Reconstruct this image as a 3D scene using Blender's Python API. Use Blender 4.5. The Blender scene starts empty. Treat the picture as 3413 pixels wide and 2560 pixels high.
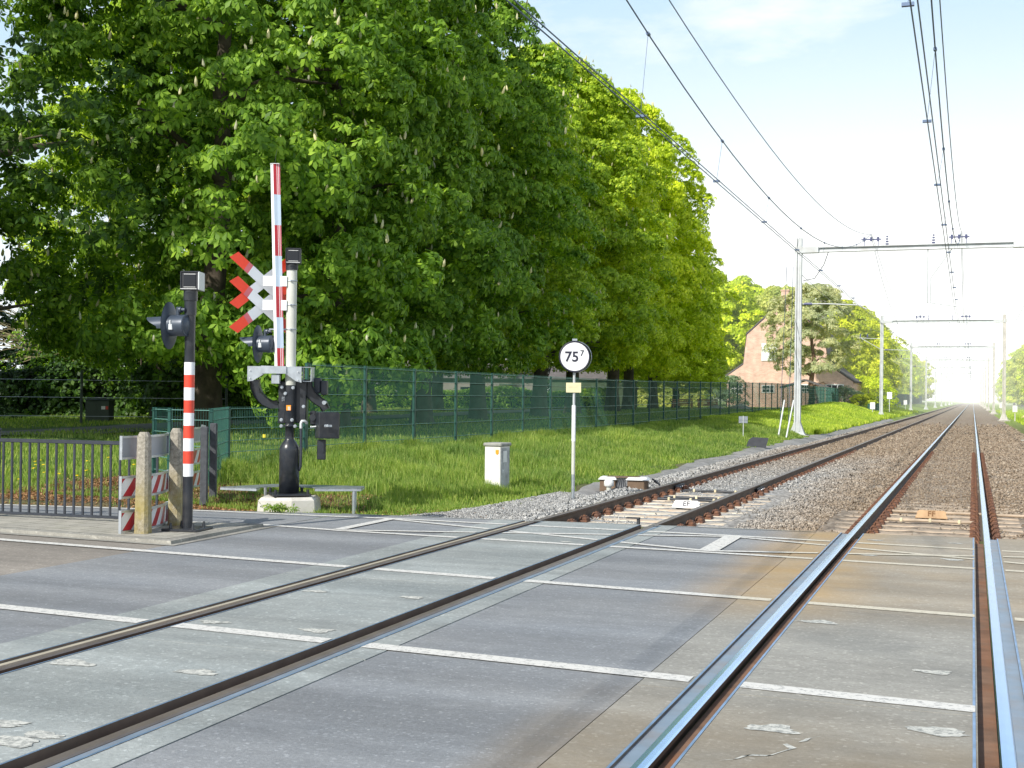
import bpy, math, random
import numpy as np
from mathutils import Matrix, Vector, Euler
rnd = random.Random(7)
rng = np.random.default_rng(11)
scene = bpy.context.scene
COL = scene.collection
R = math.radians

# ------------------------------------------------------------------ materials
MATS = {}
def new_mat(name):
    m = bpy.data.materials.new(name); m.use_nodes = True
    nt = m.node_tree; nt.nodes.clear()
    out = nt.nodes.new('ShaderNodeOutputMaterial')
    p = nt.nodes.new('ShaderNodeBsdfPrincipled')
    nt.links.new(p.outputs[0], out.inputs[0])
    return m, nt, p, out
def ramp(nt, src, stops, interp='LINEAR'):
    r = nt.nodes.new('ShaderNodeValToRGB'); r.color_ramp.interpolation = interp
    while len(r.color_ramp.elements) < len(stops): r.color_ramp.elements.new(.5)
    for e, (pos, c) in zip(r.color_ramp.elements, stops):
        e.position = pos; e.color = (c[0], c[1], c[2], 1) if hasattr(c, '__len__') else (c, c, c, 1)
    nt.links.new(src, r.inputs[0]); return r
def coords(nt, kind='Object'):
    if kind == 'World':
        g = nt.nodes.new('ShaderNodeNewGeometry'); return g.outputs['Position']
    return nt.nodes.new('ShaderNodeTexCoord').outputs[kind]
def noise(nt, scale, detail=4, rough=.55, vec=None, stretch=None):
    n = nt.nodes.new('ShaderNodeTexNoise'); n.inputs['Scale'].default_value = scale
    n.inputs['Detail'].default_value = detail; n.inputs['Roughness'].default_value = rough
    v = vec or coords(nt, 'World')
    if stretch:
        mp = nt.nodes.new('ShaderNodeMapping'); mp.inputs['Scale'].default_value = stretch
        nt.links.new(v, mp.inputs[0]); v = mp.outputs[0]
    nt.links.new(v, n.inputs['Vector']); return n.outputs['Fac']
def mix(nt, a, b, fac, mode='MIX'):
    m = nt.nodes.new('ShaderNodeMix'); m.data_type = 'RGBA'; m.blend_type = mode
    for sock, v in ((m.inputs[6], a), (m.inputs[7], b)):
        if hasattr(v, 'is_linked'): nt.links.new(v, sock)
        else: sock.default_value = (v[0], v[1], v[2], 1)
    if hasattr(fac, 'is_linked'): nt.links.new(fac, m.inputs[0])
    else: m.inputs[0].default_value = fac
    return m.outputs[2]
def math_(nt, op, a, b=None, c=None, clamp=False):
    m = nt.nodes.new('ShaderNodeMath'); m.operation = op; m.use_clamp = clamp
    for i, v in enumerate((a, b, c)):
        if v is None: continue
        if hasattr(v, 'is_linked'): nt.links.new(v, m.inputs[i])
        else: m.inputs[i].default_value = v
    return m.outputs[0]
def bump(nt, p, h, strength=.3, dist=.02):
    b = nt.nodes.new('ShaderNodeBump'); b.inputs['Strength'].default_value = strength
    b.inputs['Distance'].default_value = dist
    nt.links.new(h, b.inputs['Height']); nt.links.new(b.outputs[0], p.inputs['Normal'])
def simple(name, col, rough=.6, metal=0., var=.15, scale=6, bmp=0., dirt=None, dirt_amt=.4, dscale=2.5, spec=None):
    """base colour with soft mottling, optional dirt tone"""
    m, nt, p, out = new_mat(name)
    n = noise(nt, scale)
    lo = [c * (1 - var) for c in col]; hi = [min(1, c * (1 + var)) for c in col]
    c = ramp(nt, n, [(.3, lo), (.7, hi)]).outputs[0]
    if dirt:
        d = ramp(nt, noise(nt, dscale, 6, .65), [(.45, 0), (.72, dirt_amt)]).outputs[0]
        c = mix(nt, c, dirt, d)
    nt.links.new(c, p.inputs['Base Color'])
    p.inputs['Roughness'].default_value = rough; p.inputs['Metallic'].default_value = metal
    if spec is not None: p.inputs['Specular IOR Level'].default_value = spec
    if bmp: bump(nt, p, noise(nt, scale * 6, 5), bmp, .01)
    MATS[name] = m; return m
def sep(nt, v):
    s = nt.nodes.new('ShaderNodeSeparateXYZ'); nt.links.new(v, s.inputs[0]); return s.outputs
def smooth(nt, v, a, b):
    m = nt.nodes.new('ShaderNodeMapRange'); m.interpolation_type = 'SMOOTHSTEP'
    nt.links.new(v, m.inputs[0]); m.inputs[1].default_value = a; m.inputs[2].default_value = b
    return m.outputs[0]

def ground_mat(name, lo, hi, fine, spots=None, rough=.85, bmp=.5, rust=False, patches=False):
    m, nt, p, out = new_mat(name)
    pos = coords(nt, 'World'); X, Y, Z = sep(nt, pos)
    big = noise(nt, .55, 5, .6, pos, (1, 1.6, 1))
    c = ramp(nt, big, [(.3, lo), (.7, hi)]).outputs[0]
    f = noise(nt, fine, 3, .7, pos)
    vf = nt.nodes.new('ShaderNodeTexVoronoi'); vf.inputs['Scale'].default_value = fine * .9
    nt.links.new(pos, vf.inputs['Vector'])
    f2 = sep(nt, vf.outputs['Color'])[0]
    c = mix(nt, c, ramp(nt, f, [(.25, .88), (.5, 1.0), (.75, 1.12)]).outputs[0], 1.0, 'MULTIPLY')
    c = mix(nt, c, ramp(nt, f2, [(0, .91), (.5, 1.0), (.92, 1.06), (1, 1.45)]).outputs[0], 1.0, 'MULTIPLY')
    st = noise(nt, 1.0, 4, .5, pos, (.12, 1.5, 1))
    c = mix(nt, c, ramp(nt, st, [(.35, .80), (.62, 1.12)]).outputs[0], 1.0, 'MULTIPLY')
    mid = noise(nt, 5, 6, .65, pos, (1, 2.2, 1))
    c = mix(nt, c, ramp(nt, mid, [(.3, .90), (.7, 1.10)]).outputs[0], 1.0, 'MULTIPLY')
    if spots:
        v = nt.nodes.new('ShaderNodeTexVoronoi'); v.inputs['Scale'].default_value = spots
        nt.links.new(pos, v.inputs['Vector'])
        s = ramp(nt, v.outputs['Distance'], [(.0, 1), (.12, .7), (.2, 0)]).outputs[0]
        vr = ramp(nt, sep(nt, v.outputs['Color'])[0], [(.93, 0), (.96, 1)], 'LINEAR').outputs[0]
        c = mix(nt, c, (.45, .46, .45), math_(nt, 'MULTIPLY', s, vr))
    if patches:
        v = noise(nt, 1.7, 7, .72, pos, (1, 3.2, 1))
        c = mix(nt, c, (.43, .44, .42), ramp(nt, v, [(.62, 0), (.72, .4)]).outputs[0])
        v = noise(nt, .8, 5, .6, pos, (1, 1, 1))
        c = mix(nt, c, (.13, .14, .14), ramp(nt, v, [(.52, 0), (.75, .5)]).outputs[0])
    if rust:
        # iron dust blown off the running line: strongest close to its left rail and past the road lines
        a = math_(nt, 'MULTIPLY', smooth(nt, X, -2.45, -1.75), smooth(nt, Y, 8.6, 10.6))
        n2 = ramp(nt, noise(nt, 1.3, 5, .6, pos), [(.25, .35), (.7, 1)]).outputs[0]
        c = mix(nt, c, (.47, .30, .11), math_(nt, 'MULTIPLY', math_(nt, 'MULTIPLY', math_(nt, 'MULTIPLY', a, n2), .8), math_(nt, 'SUBTRACT', 1.0, math_(nt, 'MULTIPLY', smooth(nt, X, -1.3, -.6), .6))))
        b = math_(nt, 'MULTIPLY', smooth(nt, X, -2.2, -1.8), math_(nt, 'SUBTRACT', 1.0, smooth(nt, Y, 5.5, 7.4)))
        c = mix(nt, c, (.28, .20, .10), math_(nt, 'MULTIPLY', math_(nt, 'MULTIPLY', b, n2), .55))
    nt.links.new(c, p.inputs['Base Color'])
    p.inputs['Roughness'].default_value = rough
    bump(nt, p, math_(nt, 'ADD', f, math_(nt, 'MULTIPLY', noise(nt, fine * 2.7, 2, .6, pos), .5)), bmp, .006)
    MATS[name] = m; return m

ground_mat('asphalt', (.225, .24, .258), (.275, .283, .29), 75, spots=22, rust=True, rough=.75)
ground_mat('asphalt_old', (.22, .20, .175), (.30, .27, .235), 60, spots=30)
ground_mat('slab', (.27, .30, .30), (.37, .39, .375), 60, patches=True, rust=True, rough=.8)
ground_mat('slab_warm', (.27, .265, .24), (.36, .35, .315), 60, patches=True, rust=True, rough=.8)
ground_mat('kerbstone', (.27, .26, .23), (.36, .35, .31), 40, rough=.9)
ground_mat('fine_gravel', (.22, .22, .21), (.36, .35, .34), 55, rough=.95, bmp=1)

def white_line():
    m, nt, p, out = new_mat('line_paint')
    pos = coords(nt, 'World')
    w = ramp(nt, noise(nt, 22, 8, .8, pos), [(.38, .1), (.50, 1)]).outputs[0]
    c = mix(nt, (.30, .30, .29), (.70, .69, .65), w)
    X, Y, Z = sep(nt, pos)
    a = smooth(nt, X, -2.1, -1.6)
    c = mix(nt, c, (.55, .46, .26), math_(nt, 'MULTIPLY', math_(nt, 'MULTIPLY', a, smooth(nt, Y, 9, 10)), .45))
    nt.links.new(c, p.inputs['Base Color']); p.inputs['Roughness'].default_value = .7
    MATS['line_paint'] = m
white_line()

def paver_mat():
    m, nt, p, out = new_mat('pavers')
    pos = coords(nt, 'World')
    mp = nt.nodes.new('ShaderNodeMapping'); mp.inputs['Rotation'].default_value = (0, 0, R(4))
    nt.links.new(pos, mp.inputs[0])
    b = nt.nodes.new('ShaderNodeTexBrick'); b.inputs['Scale'].default_value = 1
    b.inputs['Brick Width'].default_value = .3; b.inputs['Row Height'].default_value = .3
    b.inputs['Mortar Size'].default_value = .008; b.offset = .5
    b.inputs['Color1'].default_value = (.44, .42, .36, 1); b.inputs['Color2'].default_value = (.37, .355, .31, 1)
    b.inputs['Mortar'].default_value = (.15, .14, .11, 1)
    nt.links.new(mp.outputs[0], b.inputs['Vector'])
    f = noise(nt, 50, 4, .7, pos)
    c = mix(nt, b.outputs[0], ramp(nt, f, [(.25, .75), (.75, 1.2)]).outputs[0], 1, 'MULTIPLY')
    c = mix(nt, c, (.22, .22, .15), ramp(nt, noise(nt, 2.2, 6, .7, pos), [(.52, 0), (.75, .5)]).outputs[0])
    nt.links.new(c, p.inputs['Base Color']); p.inputs['Roughness'].default_value = .9
    bump(nt, p, b.outputs['Fac'], -.4, .01)
    MATS['pavers'] = m
paver_mat()

def brick_mat():
    m, nt, p, out = new_mat('brick')
    pos = coords(nt, 'Object')
    mp = nt.nodes.new('ShaderNodeMapping'); mp.inputs['Rotation'].default_value = (R(90), 0, 0)
    nt.links.new(pos, mp.inputs[0])
    b = nt.nodes.new('ShaderNodeTexBrick'); b.inputs['Scale'].default_value = 1
    b.inputs['Brick Width'].default_value = .32; b.inputs['Row Height'].default_value = .11
    b.inputs['Mortar Size'].default_value = .012
    b.inputs['Color1'].default_value = (.60, .36, .27, 1); b.inputs['Color2'].default_value = (.70, .46, .36, 1)
    b.inputs['Mortar'].default_value = (.62, .5, .42, 1)
    nt.links.new(mp.outputs[0], b.inputs['Vector'])
    c = mix(nt, b.outputs[0], ramp(nt, noise(nt, 1.2, 5, .6, pos), [(.3, .8), (.7, 1.25)]).outputs[0], 1, 'MULTIPLY')
    nt.links.new(c, p.inputs['Base Color']); p.inputs['Roughness'].default_value = .9
    MATS['brick'] = m
brick_mat()

def ballast_mat(name, per_island):
    m, nt, p, out = new_mat(name)
    pos = coords(nt, 'World'); X, Y, Z = sep(nt, pos)
    if per_island:
        g = nt.nodes.new('ShaderNodeNewGeometry'); r = g.outputs['Random Per Island']
    else:
        v = nt.nodes.new('ShaderNodeTexVoronoi'); v.inputs['Scale'].default_value = 17
        nt.links.new(pos, v.inputs['Vector']); r = sep(nt, v.outputs['Color'])[0]
    grey = ramp(nt, r, [(0, (.23, .235, .235)), (.45, (.36, .36, .35)), (.85, (.47, .47, .455)), (1, (.60, .59, .57))]).outputs[0]
    brown = ramp(nt, r, [(0, (.22, .165, .115)), (.45, (.29, .225, .16)), (.85, (.36, .285, .21)), (1, (.46, .39, .30))]).outputs[0]
    fx = smooth(nt, X, -3.9, -1.7)
    fy = smooth(nt, Y, 22, 44)
    f = math_(nt, 'MAXIMUM', math_(nt, 'MULTIPLY', fx, .95), math_(nt, 'MULTIPLY', fy, smooth(nt, X, -6.6, -5.0)))
    f = math_(nt, 'ADD', f, math_(nt, 'MULTIPLY', math_(nt, 'SUBTRACT', noise(nt, .9, 4, .6, pos), .5), .6), clamp=True)
    c = mix(nt, grey, brown, f)
    if not per_island:
        e = ramp(nt, v.outputs['Distance'], [(.3, 1.1), (.8, .6)]).outputs[0]
        c = mix(nt, c, e, 1, 'MULTIPLY')
        bump(nt, p, v.outputs['Distance'], -1.0, .03)
    nt.links.new(c, p.inputs['Base Color']); p.inputs['Roughness'].default_value = .95
    MATS[name] = m
ballast_mat('ballast', False); ballast_mat('stones', True)

def leaf_mat(name, dark, mid, light, trans=.35, rough=.5):
    m, nt, p, out = new_mat(name)
    g = nt.nodes.new('ShaderNodeNewGeometry')
    c = ramp(nt, g.outputs['Random Per Island'], [(0, dark), (.5, mid), (1, light)]).outputs[0]
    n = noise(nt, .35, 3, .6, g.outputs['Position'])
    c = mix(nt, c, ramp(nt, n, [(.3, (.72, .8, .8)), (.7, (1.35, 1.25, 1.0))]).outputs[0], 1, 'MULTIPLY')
    nt.links.new(c, p.inputs['Base Color']); p.inputs['Roughness'].default_value = rough
    p.inputs['Specular IOR Level'].default_value = .25
    t = nt.nodes.new('ShaderNodeBsdfTranslucent')
    tc = mix(nt, c, (1.5, 1.5, .35), 1, 'MULTIPLY'); nt.links.new(tc, t.inputs[0])
    ms = nt.nodes.new('ShaderNodeMixShader'); ms.inputs[0].default_value = trans
    nt.links.new(p.outputs[0], ms.inputs[1]); nt.links.new(t.outputs[0], ms.inputs[2])
    nt.links.new(ms.outputs[0], out.inputs[0])
    MATS[name] = m
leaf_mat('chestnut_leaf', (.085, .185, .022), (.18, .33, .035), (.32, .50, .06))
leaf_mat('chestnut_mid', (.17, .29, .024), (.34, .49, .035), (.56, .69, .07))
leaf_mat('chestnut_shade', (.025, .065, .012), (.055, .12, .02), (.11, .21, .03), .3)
leaf_mat('chestnut_leaf_sunny', (.30, .42, .018), (.54, .66, .03), (.80, .88, .09))  # chestnut variants: sun and shade on the row put into the leaf colours
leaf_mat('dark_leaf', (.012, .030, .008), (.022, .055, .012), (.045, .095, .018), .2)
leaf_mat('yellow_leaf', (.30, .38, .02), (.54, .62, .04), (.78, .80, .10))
leaf_mat('pale_leaf', (.32, .40, .09), (.50, .56, .15), (.70, .72, .26))  # far trees: distance haze put into a lighter leaf colour
leaf_mat('pine_leaf', (.30, .36, .20), (.46, .50, .30), (.62, .62, .40), .25)
leaf_mat('hedge_blue', (.10, .17, .10), (.17, .26, .16), (.27, .37, .24), .15)
leaf_mat('grass_blade', (.115, .21, .04), (.22, .34, .075), (.42, .48, .18), .4)
leaf_mat('grass_far', (.25, .38, .05), (.40, .52, .08), (.58, .66, .16), .4)  # far grass, lightened in the colour for distance haze
leaf_mat('dry_leaf', (.16, .075, .035), (.28, .15, .08), (.42, .27, .16), .1)
leaf_mat('blossom', (.55, .54, .42), (.68, .66, .52), (.80, .77, .62), .3)
leaf_mat('dandelion', (.7, .5, .02), (.8, .6, .02), (.85, .7, .05), .1)
leaf_mat('twigs', (.20, .17, .06), (.30, .26, .10), (.42, .36, .16), .1)

def soil_mat():
    m, nt, p, out = new_mat('grass_soil')
    pos = coords(nt, 'World'); X, Y, Z = sep(nt, pos)
    g = ramp(nt, noise(nt, 1.1, 8, .7, pos), [(.3, (.045, .09, .015)), (.55, (.10, .185, .025)), (.75, (.17, .26, .045))]).outputs[0]
    s = ramp(nt, noise(nt, 14, 6, .7, pos), [(.35, (.09, .06, .035)), (.7, (.24, .165, .10))]).outputs[0]
    near = math_(nt, 'MULTIPLY', math_(nt, 'SUBTRACT', 1, smooth(nt, Y, 16.8, 19.0)), math_(nt, 'MULTIPLY', smooth(nt, X, -15.5, -13.0), math_(nt, 'SUBTRACT', 1, smooth(nt, X, -8.9, -8.2))))
    edge = smooth(nt, X, -7.6, -6.7)
    f = math_(nt, 'MAXIMUM', near, math_(nt, 'MULTIPLY', edge, .7))
    f = math_(nt, 'MULTIPLY', f, ramp(nt, noise(nt, .9, 6, .7, pos), [(.3, .35), (.6, 1)]).outputs[0])
    c = mix(nt, g, s, f)
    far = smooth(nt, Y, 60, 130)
    c = mix(nt, c, (.26, .37, .06), math_(nt, 'MULTIPLY', far, .8))  # paler with distance: haze put into the ground colour
    nt.links.new(c, p.inputs['Base Color']); p.inputs['Roughness'].default_value = .95
    bump(nt, p, noise(nt, 25, 6, .7, pos), .8, .03)
    MATS['grass_soil'] = m
soil_mat()

simple('galv', (.52, .56, .60), .38, .75, .16, 9, .08)
simple('galv_pale', (.62, .65, .66), .5, .35, .12, 3, .05, (.40, .40, .38), .3)
simple('steel_edge', (.28, .42, .62), .38, .6, .2, 7)
simple('black_paint', (.022, .026, .034), .28, .0, .25, 5, .03, (.09, .085, .08), .35, 9)
simple('black_matt', (.020, .022, .028), .5, .0, .2, 5)
simple('rail_paint', (.040, .046, .060), .35, .1, .2, 6, .03)
simple('white_tube', (.60, .61, .55), .32, 0, .06, 4, 0, (.45, .45, .38), .3)
simple('white_paint', (.80, .81, .80), .45, 0, .05, 4, 0, (.55, .53, .48), .25)
simple('band_white', (.84, .85, .87), .4, 0, .03, 4)
simple('band_red', (.70, .065, .035), .38, 0, .12, 5)
simple('deep_red', (.50, .03, .045), .35, 0, .12, 5)
simple('cross_red', (.78, .06, .025), .35, 0, .1, 6)
simple('cross_shade_pink', (.55, .13, .16), .4, 0, .1, 6)  # red of the crosses with the shade put into the colour
simple('back_grey', (.34, .37, .42), .45, .3, .12, 3, .03, (.30, .30, .30), .35)
simple('orange', (.95, .33, .02), .4, 0, .05)
simple('yellow', (.85, .70, .05), .5)
simple('concrete', (.38, .36, .31), .95, 0, .2, 8, .5, (.19, .18, .15), .6, 5)
simple('concrete_pale', (.60, .58, .53), .9, 0, .1, 6, .3, (.42, .40, .33), .4, 4)
simple('plastic_post', (.070, .075, .085), .7, 0, .25, 20, .3)
simple('fence_green', (.020, .085, .070), .45, .2, .15, 4)
simple('fence_rod', (.12, .27, .24), .45, .1, .1, 4)
simple('fence_wire', (.03, .12, .095), .5, .2, .15, 4)
simple('bark', (.095, .075, .055), .95, 0, .35, 4, .9, (.05, .06, .03), .6, 2)
simple('bark_brown', (.22, .13, .08), .95, 0, .3, 4, .6)
simple('roof', (.12, .11, .11), .8, 0, .2, 3)
simple('grey_wall', (.25, .235, .215), .9, 0, .1, 2)
simple('pale_wall', (.26, .25, .23), .9, 0, .1, 2)
simple('green_wall', (.07, .10, .055), .9, 0, .1, 2)
simple('glass', (.012, .015, .02), .12, 0, .3, 1)
simple('blue_glass', (.25, .40, .60), .2, 0, .3, 1)
simple('transformer', (.06, .085, .065), .6, 0, .15, 3)
simple('cabinet_white', (.74, .73, .69), .6, 0, .06, 4, .1, (.45, .42, .34), .45, 5)
simple('cabinet_grey', (.46, .48, .50), .5, 0, .2, 3, .1, (.04, .05, .07), .95, 3.5)
simple('cabinet_lid', (.34, .34, .31), .9, 0, .2, 9, .3)
simple('box_brown', (.17, .115, .075), .8, 0, .2, 6, .2)
simple('cable', (.035, .038, .045), .45, 0, .3, 8)
simple('clip_yellow', (.68, .60, .40), .6)
simple('sleeper', (.60, .54, .44), .9, 0, .14, 7, .3, (.52, .27, .11), .5, 2.2)
simple('sleeper_brown', (.44, .35, .26), .9, 0, .2, 7, .3)
simple('rust', (.15, .075, .05), .9, 0, .4, 20, .5, (.30, .13, .055), .6, 14)
simple('rail_web', (.115, .080, .060), .75, .15, .2, 8, .2, (.17, .10, .06), .5, 5)
simple('rail_top_worn', (.33, .27, .23), .45, .7, .12, 5, 0, (.22, .16, .12), .35, 3)
simple('rail_top_shiny', (.50, .70, 1.0), .22, 1., .05, 5)  # blue of the reflected sky put into the base colour
simple('filler', (.24, .31, .39), .45, .1, .12, 5, .1, (.30, .20, .12), .45, 3)
simple('filler_lit', (.44, .40, .31), .7, 0, .12, 5, .1)  # same filler, its brighter reflection put into the colour
simple('flange', (.21, .125, .080), .85, 0, .3, 6, .3, (.33, .13, .05), .6, 2)
simple('dark_flange', (.13, .10, .08), .8, 0, .2, 5)
simple('wire', (.10, .14, .22), .45, .6, .1)
simple('insulator', (.10, .11, .22), .3)
simple('mast_steel', (.55, .58, .60), .55, .35, .12, 2, .05, (.40, .38, .35), .4)
simple('mast_dull', (.52, .50, .47), .7, .2, .15, 2)
simple('wood_red', (.55, .28, .17), .8)
simple('rock', (.50, .46, .40), .9, 0, .2, 3, .4)
simple('mat_black', (.045, .048, .055), .75, 0, .2, 5, .2)
simple('plate_yellow', (.74, .68, .42), .5, 0, .1, 20)
simple('path_grey', (.20, .20, .19), .95, 0, .15, 3, .2)
simple('marker_orange', (.46, .30, .17), .9, 0, .2, 6)
simple('text_dark', (.02, .02, .04), .5)
simple('text_brown', (.20, .10, .04), .8)
M = MATS

# ------------------------------------------------------------------ builders
def ortho(d):
    d = Vector(d).normalized()
    a = Vector((0, 0, 1)) if abs(d.z) < .9 else Vector((1, 0, 0))
    u = d.cross(a).normalized(); return u, d.cross(u).normalized()
class B:
    def __init__(s): s.v = []; s.f = []; s.m = []; s.s = []
    def add(s, vs, fs, mi=0, sm=False):
        o = len(s.v); s.v += [tuple(x) for x in vs]
        for f in fs: s.f.append([i + o for i in f]); s.m.append(mi); s.s.append(sm)
        return s
    def box(s, c, d, rz=0, mi=0, mat=None, bev=0, taper=1.0):
        x, y, z = d[0] / 2, d[1] / 2, d[2] / 2
        if bev > 0:
            b = min(bev, x * .9, y * .9, z * .9); vs = []; idx = {}
            for sx in (-1, 1):
                for sy in (-1, 1):
                    for sz in (-1, 1):
                        for k in range(3):
                            q = [sx * x, sy * y, sz * z]
                            for j in range(3):
                                if j != k: q[j] -= (sx, sy, sz)[j] * b
                            idx[(sx, sy, sz, k)] = len(vs); vs.append(q)
            fs = []
            for k in range(3):
                a_, b_ = [(1, 2), (2, 0), (0, 1)][k]
                for sg in (-1, 1):
                    l = []
                    for (p, q) in ((-1, -1), (1, -1), (1, 1), (-1, 1)):
                        t = [0, 0, 0]; t[k] = sg; t[a_] = p; t[b_] = q; l.append(idx[(*t, k)])
                    fs.append(l if sg > 0 else l[::-1])
            for k in range(3):           # edges
                a_, b_ = [(1, 2), (2, 0), (0, 1)][k]
                for p in (-1, 1):
                    for q in (-1, 1):
                        t0 = [0, 0, 0]; t0[k] = -1; t0[a_] = p; t0[b_] = q
                        t1 = list(t0); t1[k] = 1
                        l = [idx[(*t0, a_)], idx[(*t1, a_)], idx[(*t1, b_)], idx[(*t0, b_)]]
                        fs.append(l if p * q < 0 else l[::-1])
            for sx in (-1, 1):
                for sy in (-1, 1):
                    for sz in (-1, 1):
                        l = [idx[(sx, sy, sz, k)] for k in range(3)]
                        fs.append(l if sx * sy * sz > 0 else l[::-1])
        else:
            vs = [[i * x, j * y, k * z] for k in (-1, 1) for j in (-1, 1) for i in (-1, 1)]
            fs = [(0, 2, 3, 1), (4, 5, 7, 6), (0, 1, 5, 4), (2, 6, 7, 3), (0, 4, 6, 2), (1, 3, 7, 5)]
        if taper != 1.0:
            vs = [[q[0] * (taper if q[2] > 0 else 1), q[1] * (taper if q[2] > 0 else 1), q[2]] for q in vs]
        T = Matrix.Rotation(rz, 3, 'Z') if mat is None else mat
        return s.add([T @ Vector(q) + Vector(c) for q in vs], fs, mi)
    def cyl(s, p0, p1, r0, r1=None, n=12, mi=0, cap=True, sm=True):
        r1 = r0 if r1 is None else r1; p0 = Vector(p0); p1 = Vector(p1)
        u, w = ortho(p1 - p0); vs = []
        for p, r in ((p0, r0), (p1, r1)):
            for i in range(n):
                a = 2 * math.pi * i / n; vs.append(p + (u * math.cos(a) + w * math.sin(a)) * r)
        fs = [(i, (i + 1) % n, n + (i + 1) % n, n + i) for i in range(n)]
        s.add(vs, fs, mi, sm)
        if cap: s.add(vs, [list(range(n))[::-1], list(range(n, 2 * n))], mi)
        return s
    def tube(s, pts, rs, n=8, mi=0):
        pts = [Vector(p) for p in pts]
        if not hasattr(rs, '__len__'): rs = [rs] * len(pts)
        rings = []
        u = None
        for i, p in enumerate(pts):
            d = (pts[min(i + 1, len(pts) - 1)] - pts[max(i - 1, 0)]).normalized()
            if u is None: u, w = ortho(d)
            else:
                u = (u - d * u.dot(d)).normalized(); w = d.cross(u)
            rings.append([p + (u * math.cos(2 * math.pi * k / n) + w * math.sin(2 * math.pi * k / n)) * rs[i] for k in range(n)])
        vs = [q for r in rings for q in r]; fs = []
        for i in range(len(pts) - 1):
            for k in range(n):
                fs.append((i * n + k, i * n + (k + 1) % n, (i + 1) * n + (k + 1) % n, (i + 1) * n + k))
        s.add(vs, fs, mi, True)
        s.add(vs, [list(range(n))[::-1], list(range((len(pts) - 1) * n, len(pts) * n))], mi)
        return s
    def prism(s, poly, o, ax, ay, th, mi=0, side=None):
        """poly in plane (ax, ay) at origin o, extruded th along ax x ay"""
        ax = Vector(ax); ay = Vector(ay); nz = ax.cross(ay).normalized() * th; o = Vector(o)
        n = len(poly); a = [o + ax * x + ay * y for x, y in poly]; b = [q + nz for q in a]
        s.add(a + b, [list(range(n))[::-1], list(range(n, 2 * n))], mi)
        s.add(a + b, [(i, (i + 1) % n, n + (i + 1) % n, n + i) for i in range(n)], mi if side is None else side)
        return s
    def lathe(s, prof, c, axis=(0, 0, 1), n=24, mi=0, sm=True):
        axis = Vector(axis).normalized(); u, w = ortho(axis); c = Vector(c); vs = []
        for r, h in prof:
            for k in range(n):
                a = 2 * math.pi * k / n; vs.append(c + axis * h + (u * math.cos(a) + w * math.sin(a)) * max(r, 1e-4))
        fs = [(i * n + k, i * n + (k + 1) % n, (i + 1) * n + (k + 1) % n, (i + 1) * n + k) for i in range(len(prof) - 1) for k in range(n)]
        return s.add(vs, fs, mi, sm)
    def build(s, name, mats, parent=None, loc=None):
        me = bpy.data.meshes.new(name); me.from_pydata(s.v, [], s.f)
        for m in (mats if isinstance(mats, (list, tuple)) else [mats]): me.materials.append(M[m])
        me.polygons.foreach_set('material_index', s.m); me.polygons.foreach_set('use_smooth', s.s)
        me.update()
        o = bpy.data.objects.new(name, me); COL.objects.link(o)
        if parent: o.parent = parent
        if loc: o.location = loc
        return o
def tag(o, label=None, cat=None, group=None, kind=None):
    if label: o['label'] = label
    if cat: o['category'] = cat
    if group: o['group'] = group
    if kind: o['kind'] = kind
    return o
def thing(name, label, cat, loc=(0, 0, 0), rz=0, group=None):
    o = bpy.data.objects.new(name, None); o.empty_display_size = .3; COL.objects.link(o)
    o.location = loc; o.rotation_euler = (0, 0, rz); return tag(o, label, cat, group)
def dup(root, loc, rz=None, label=None, scale=None):
    r = root.copy(); COL.objects.link(r); r.location = loc
    if rz is not None: r.rotation_euler = (0, 0, rz)
    if label: r['label'] = label
    if scale is not None: r.scale = scale
    for ch in list(root.children):
        c = ch.copy(); COL.objects.link(c); c.parent = r
        for g in list(ch.children):
            d = g.copy(); COL.objects.link(d); d.parent = c
    return r
def np_mesh(name, verts, faces, mat, smooth_=False):
    me = bpy.data.meshes.new(name); nf, k = faces.shape
    me.vertices.add(len(verts)); me.vertices.foreach_set('co', np.ascontiguousarray(verts, np.float32).ravel())
    me.loops.add(nf * k); me.loops.foreach_set('vertex_index', np.ascontiguousarray(faces, np.int32).ravel())
    me.polygons.add(nf); me.polygons.foreach_set('loop_start', np.arange(0, nf * k, k, dtype=np.int32))
    me.polygons.foreach_set('loop_total', np.full(nf, k, dtype=np.int32))
    if smooth_: me.polygons.foreach_set('use_smooth', np.ones(nf, dtype=bool))
    me.materials.append(M[mat]); me.update(calc_edges=True); me.validate(); return me
def link_mesh(name, me, parent=None):
    o = bpy.data.objects.new(name, me); COL.objects.link(o)
    if parent: o.parent = parent
    return o
def sheet(name, poly, z, mat, kind='structure'):
    b = B(); b.add([(x, y, z) for x, y in poly], [list(range(len(poly)))]); o = b.build(name, mat); o['kind'] = kind; return o
def text_mesh(name, txt, size, mat, parent, loc, rot, ext=.002, align='CENTER', bold=0.0):
    cu = bpy.data.curves.new(name, 'FONT'); cu.body = txt; cu.size = size; cu.extrude = ext; cu.align_x = align; cu.align_y = 'CENTER'; cu.offset = bold
    t = bpy.data.objects.new(name, cu); COL.objects.link(t)
    dg = bpy.context.evaluated_depsgraph_get(); me = bpy.data.meshes.new_from_object(t.evaluated_get(dg))
    bpy.data.objects.remove(t); me.materials.clear(); me.materials.append(M[mat])
    o = bpy.data.objects.new(name, me); COL.objects.link(o); o.parent = parent; o.location = loc; o.rotation_euler = rot; return o

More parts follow.
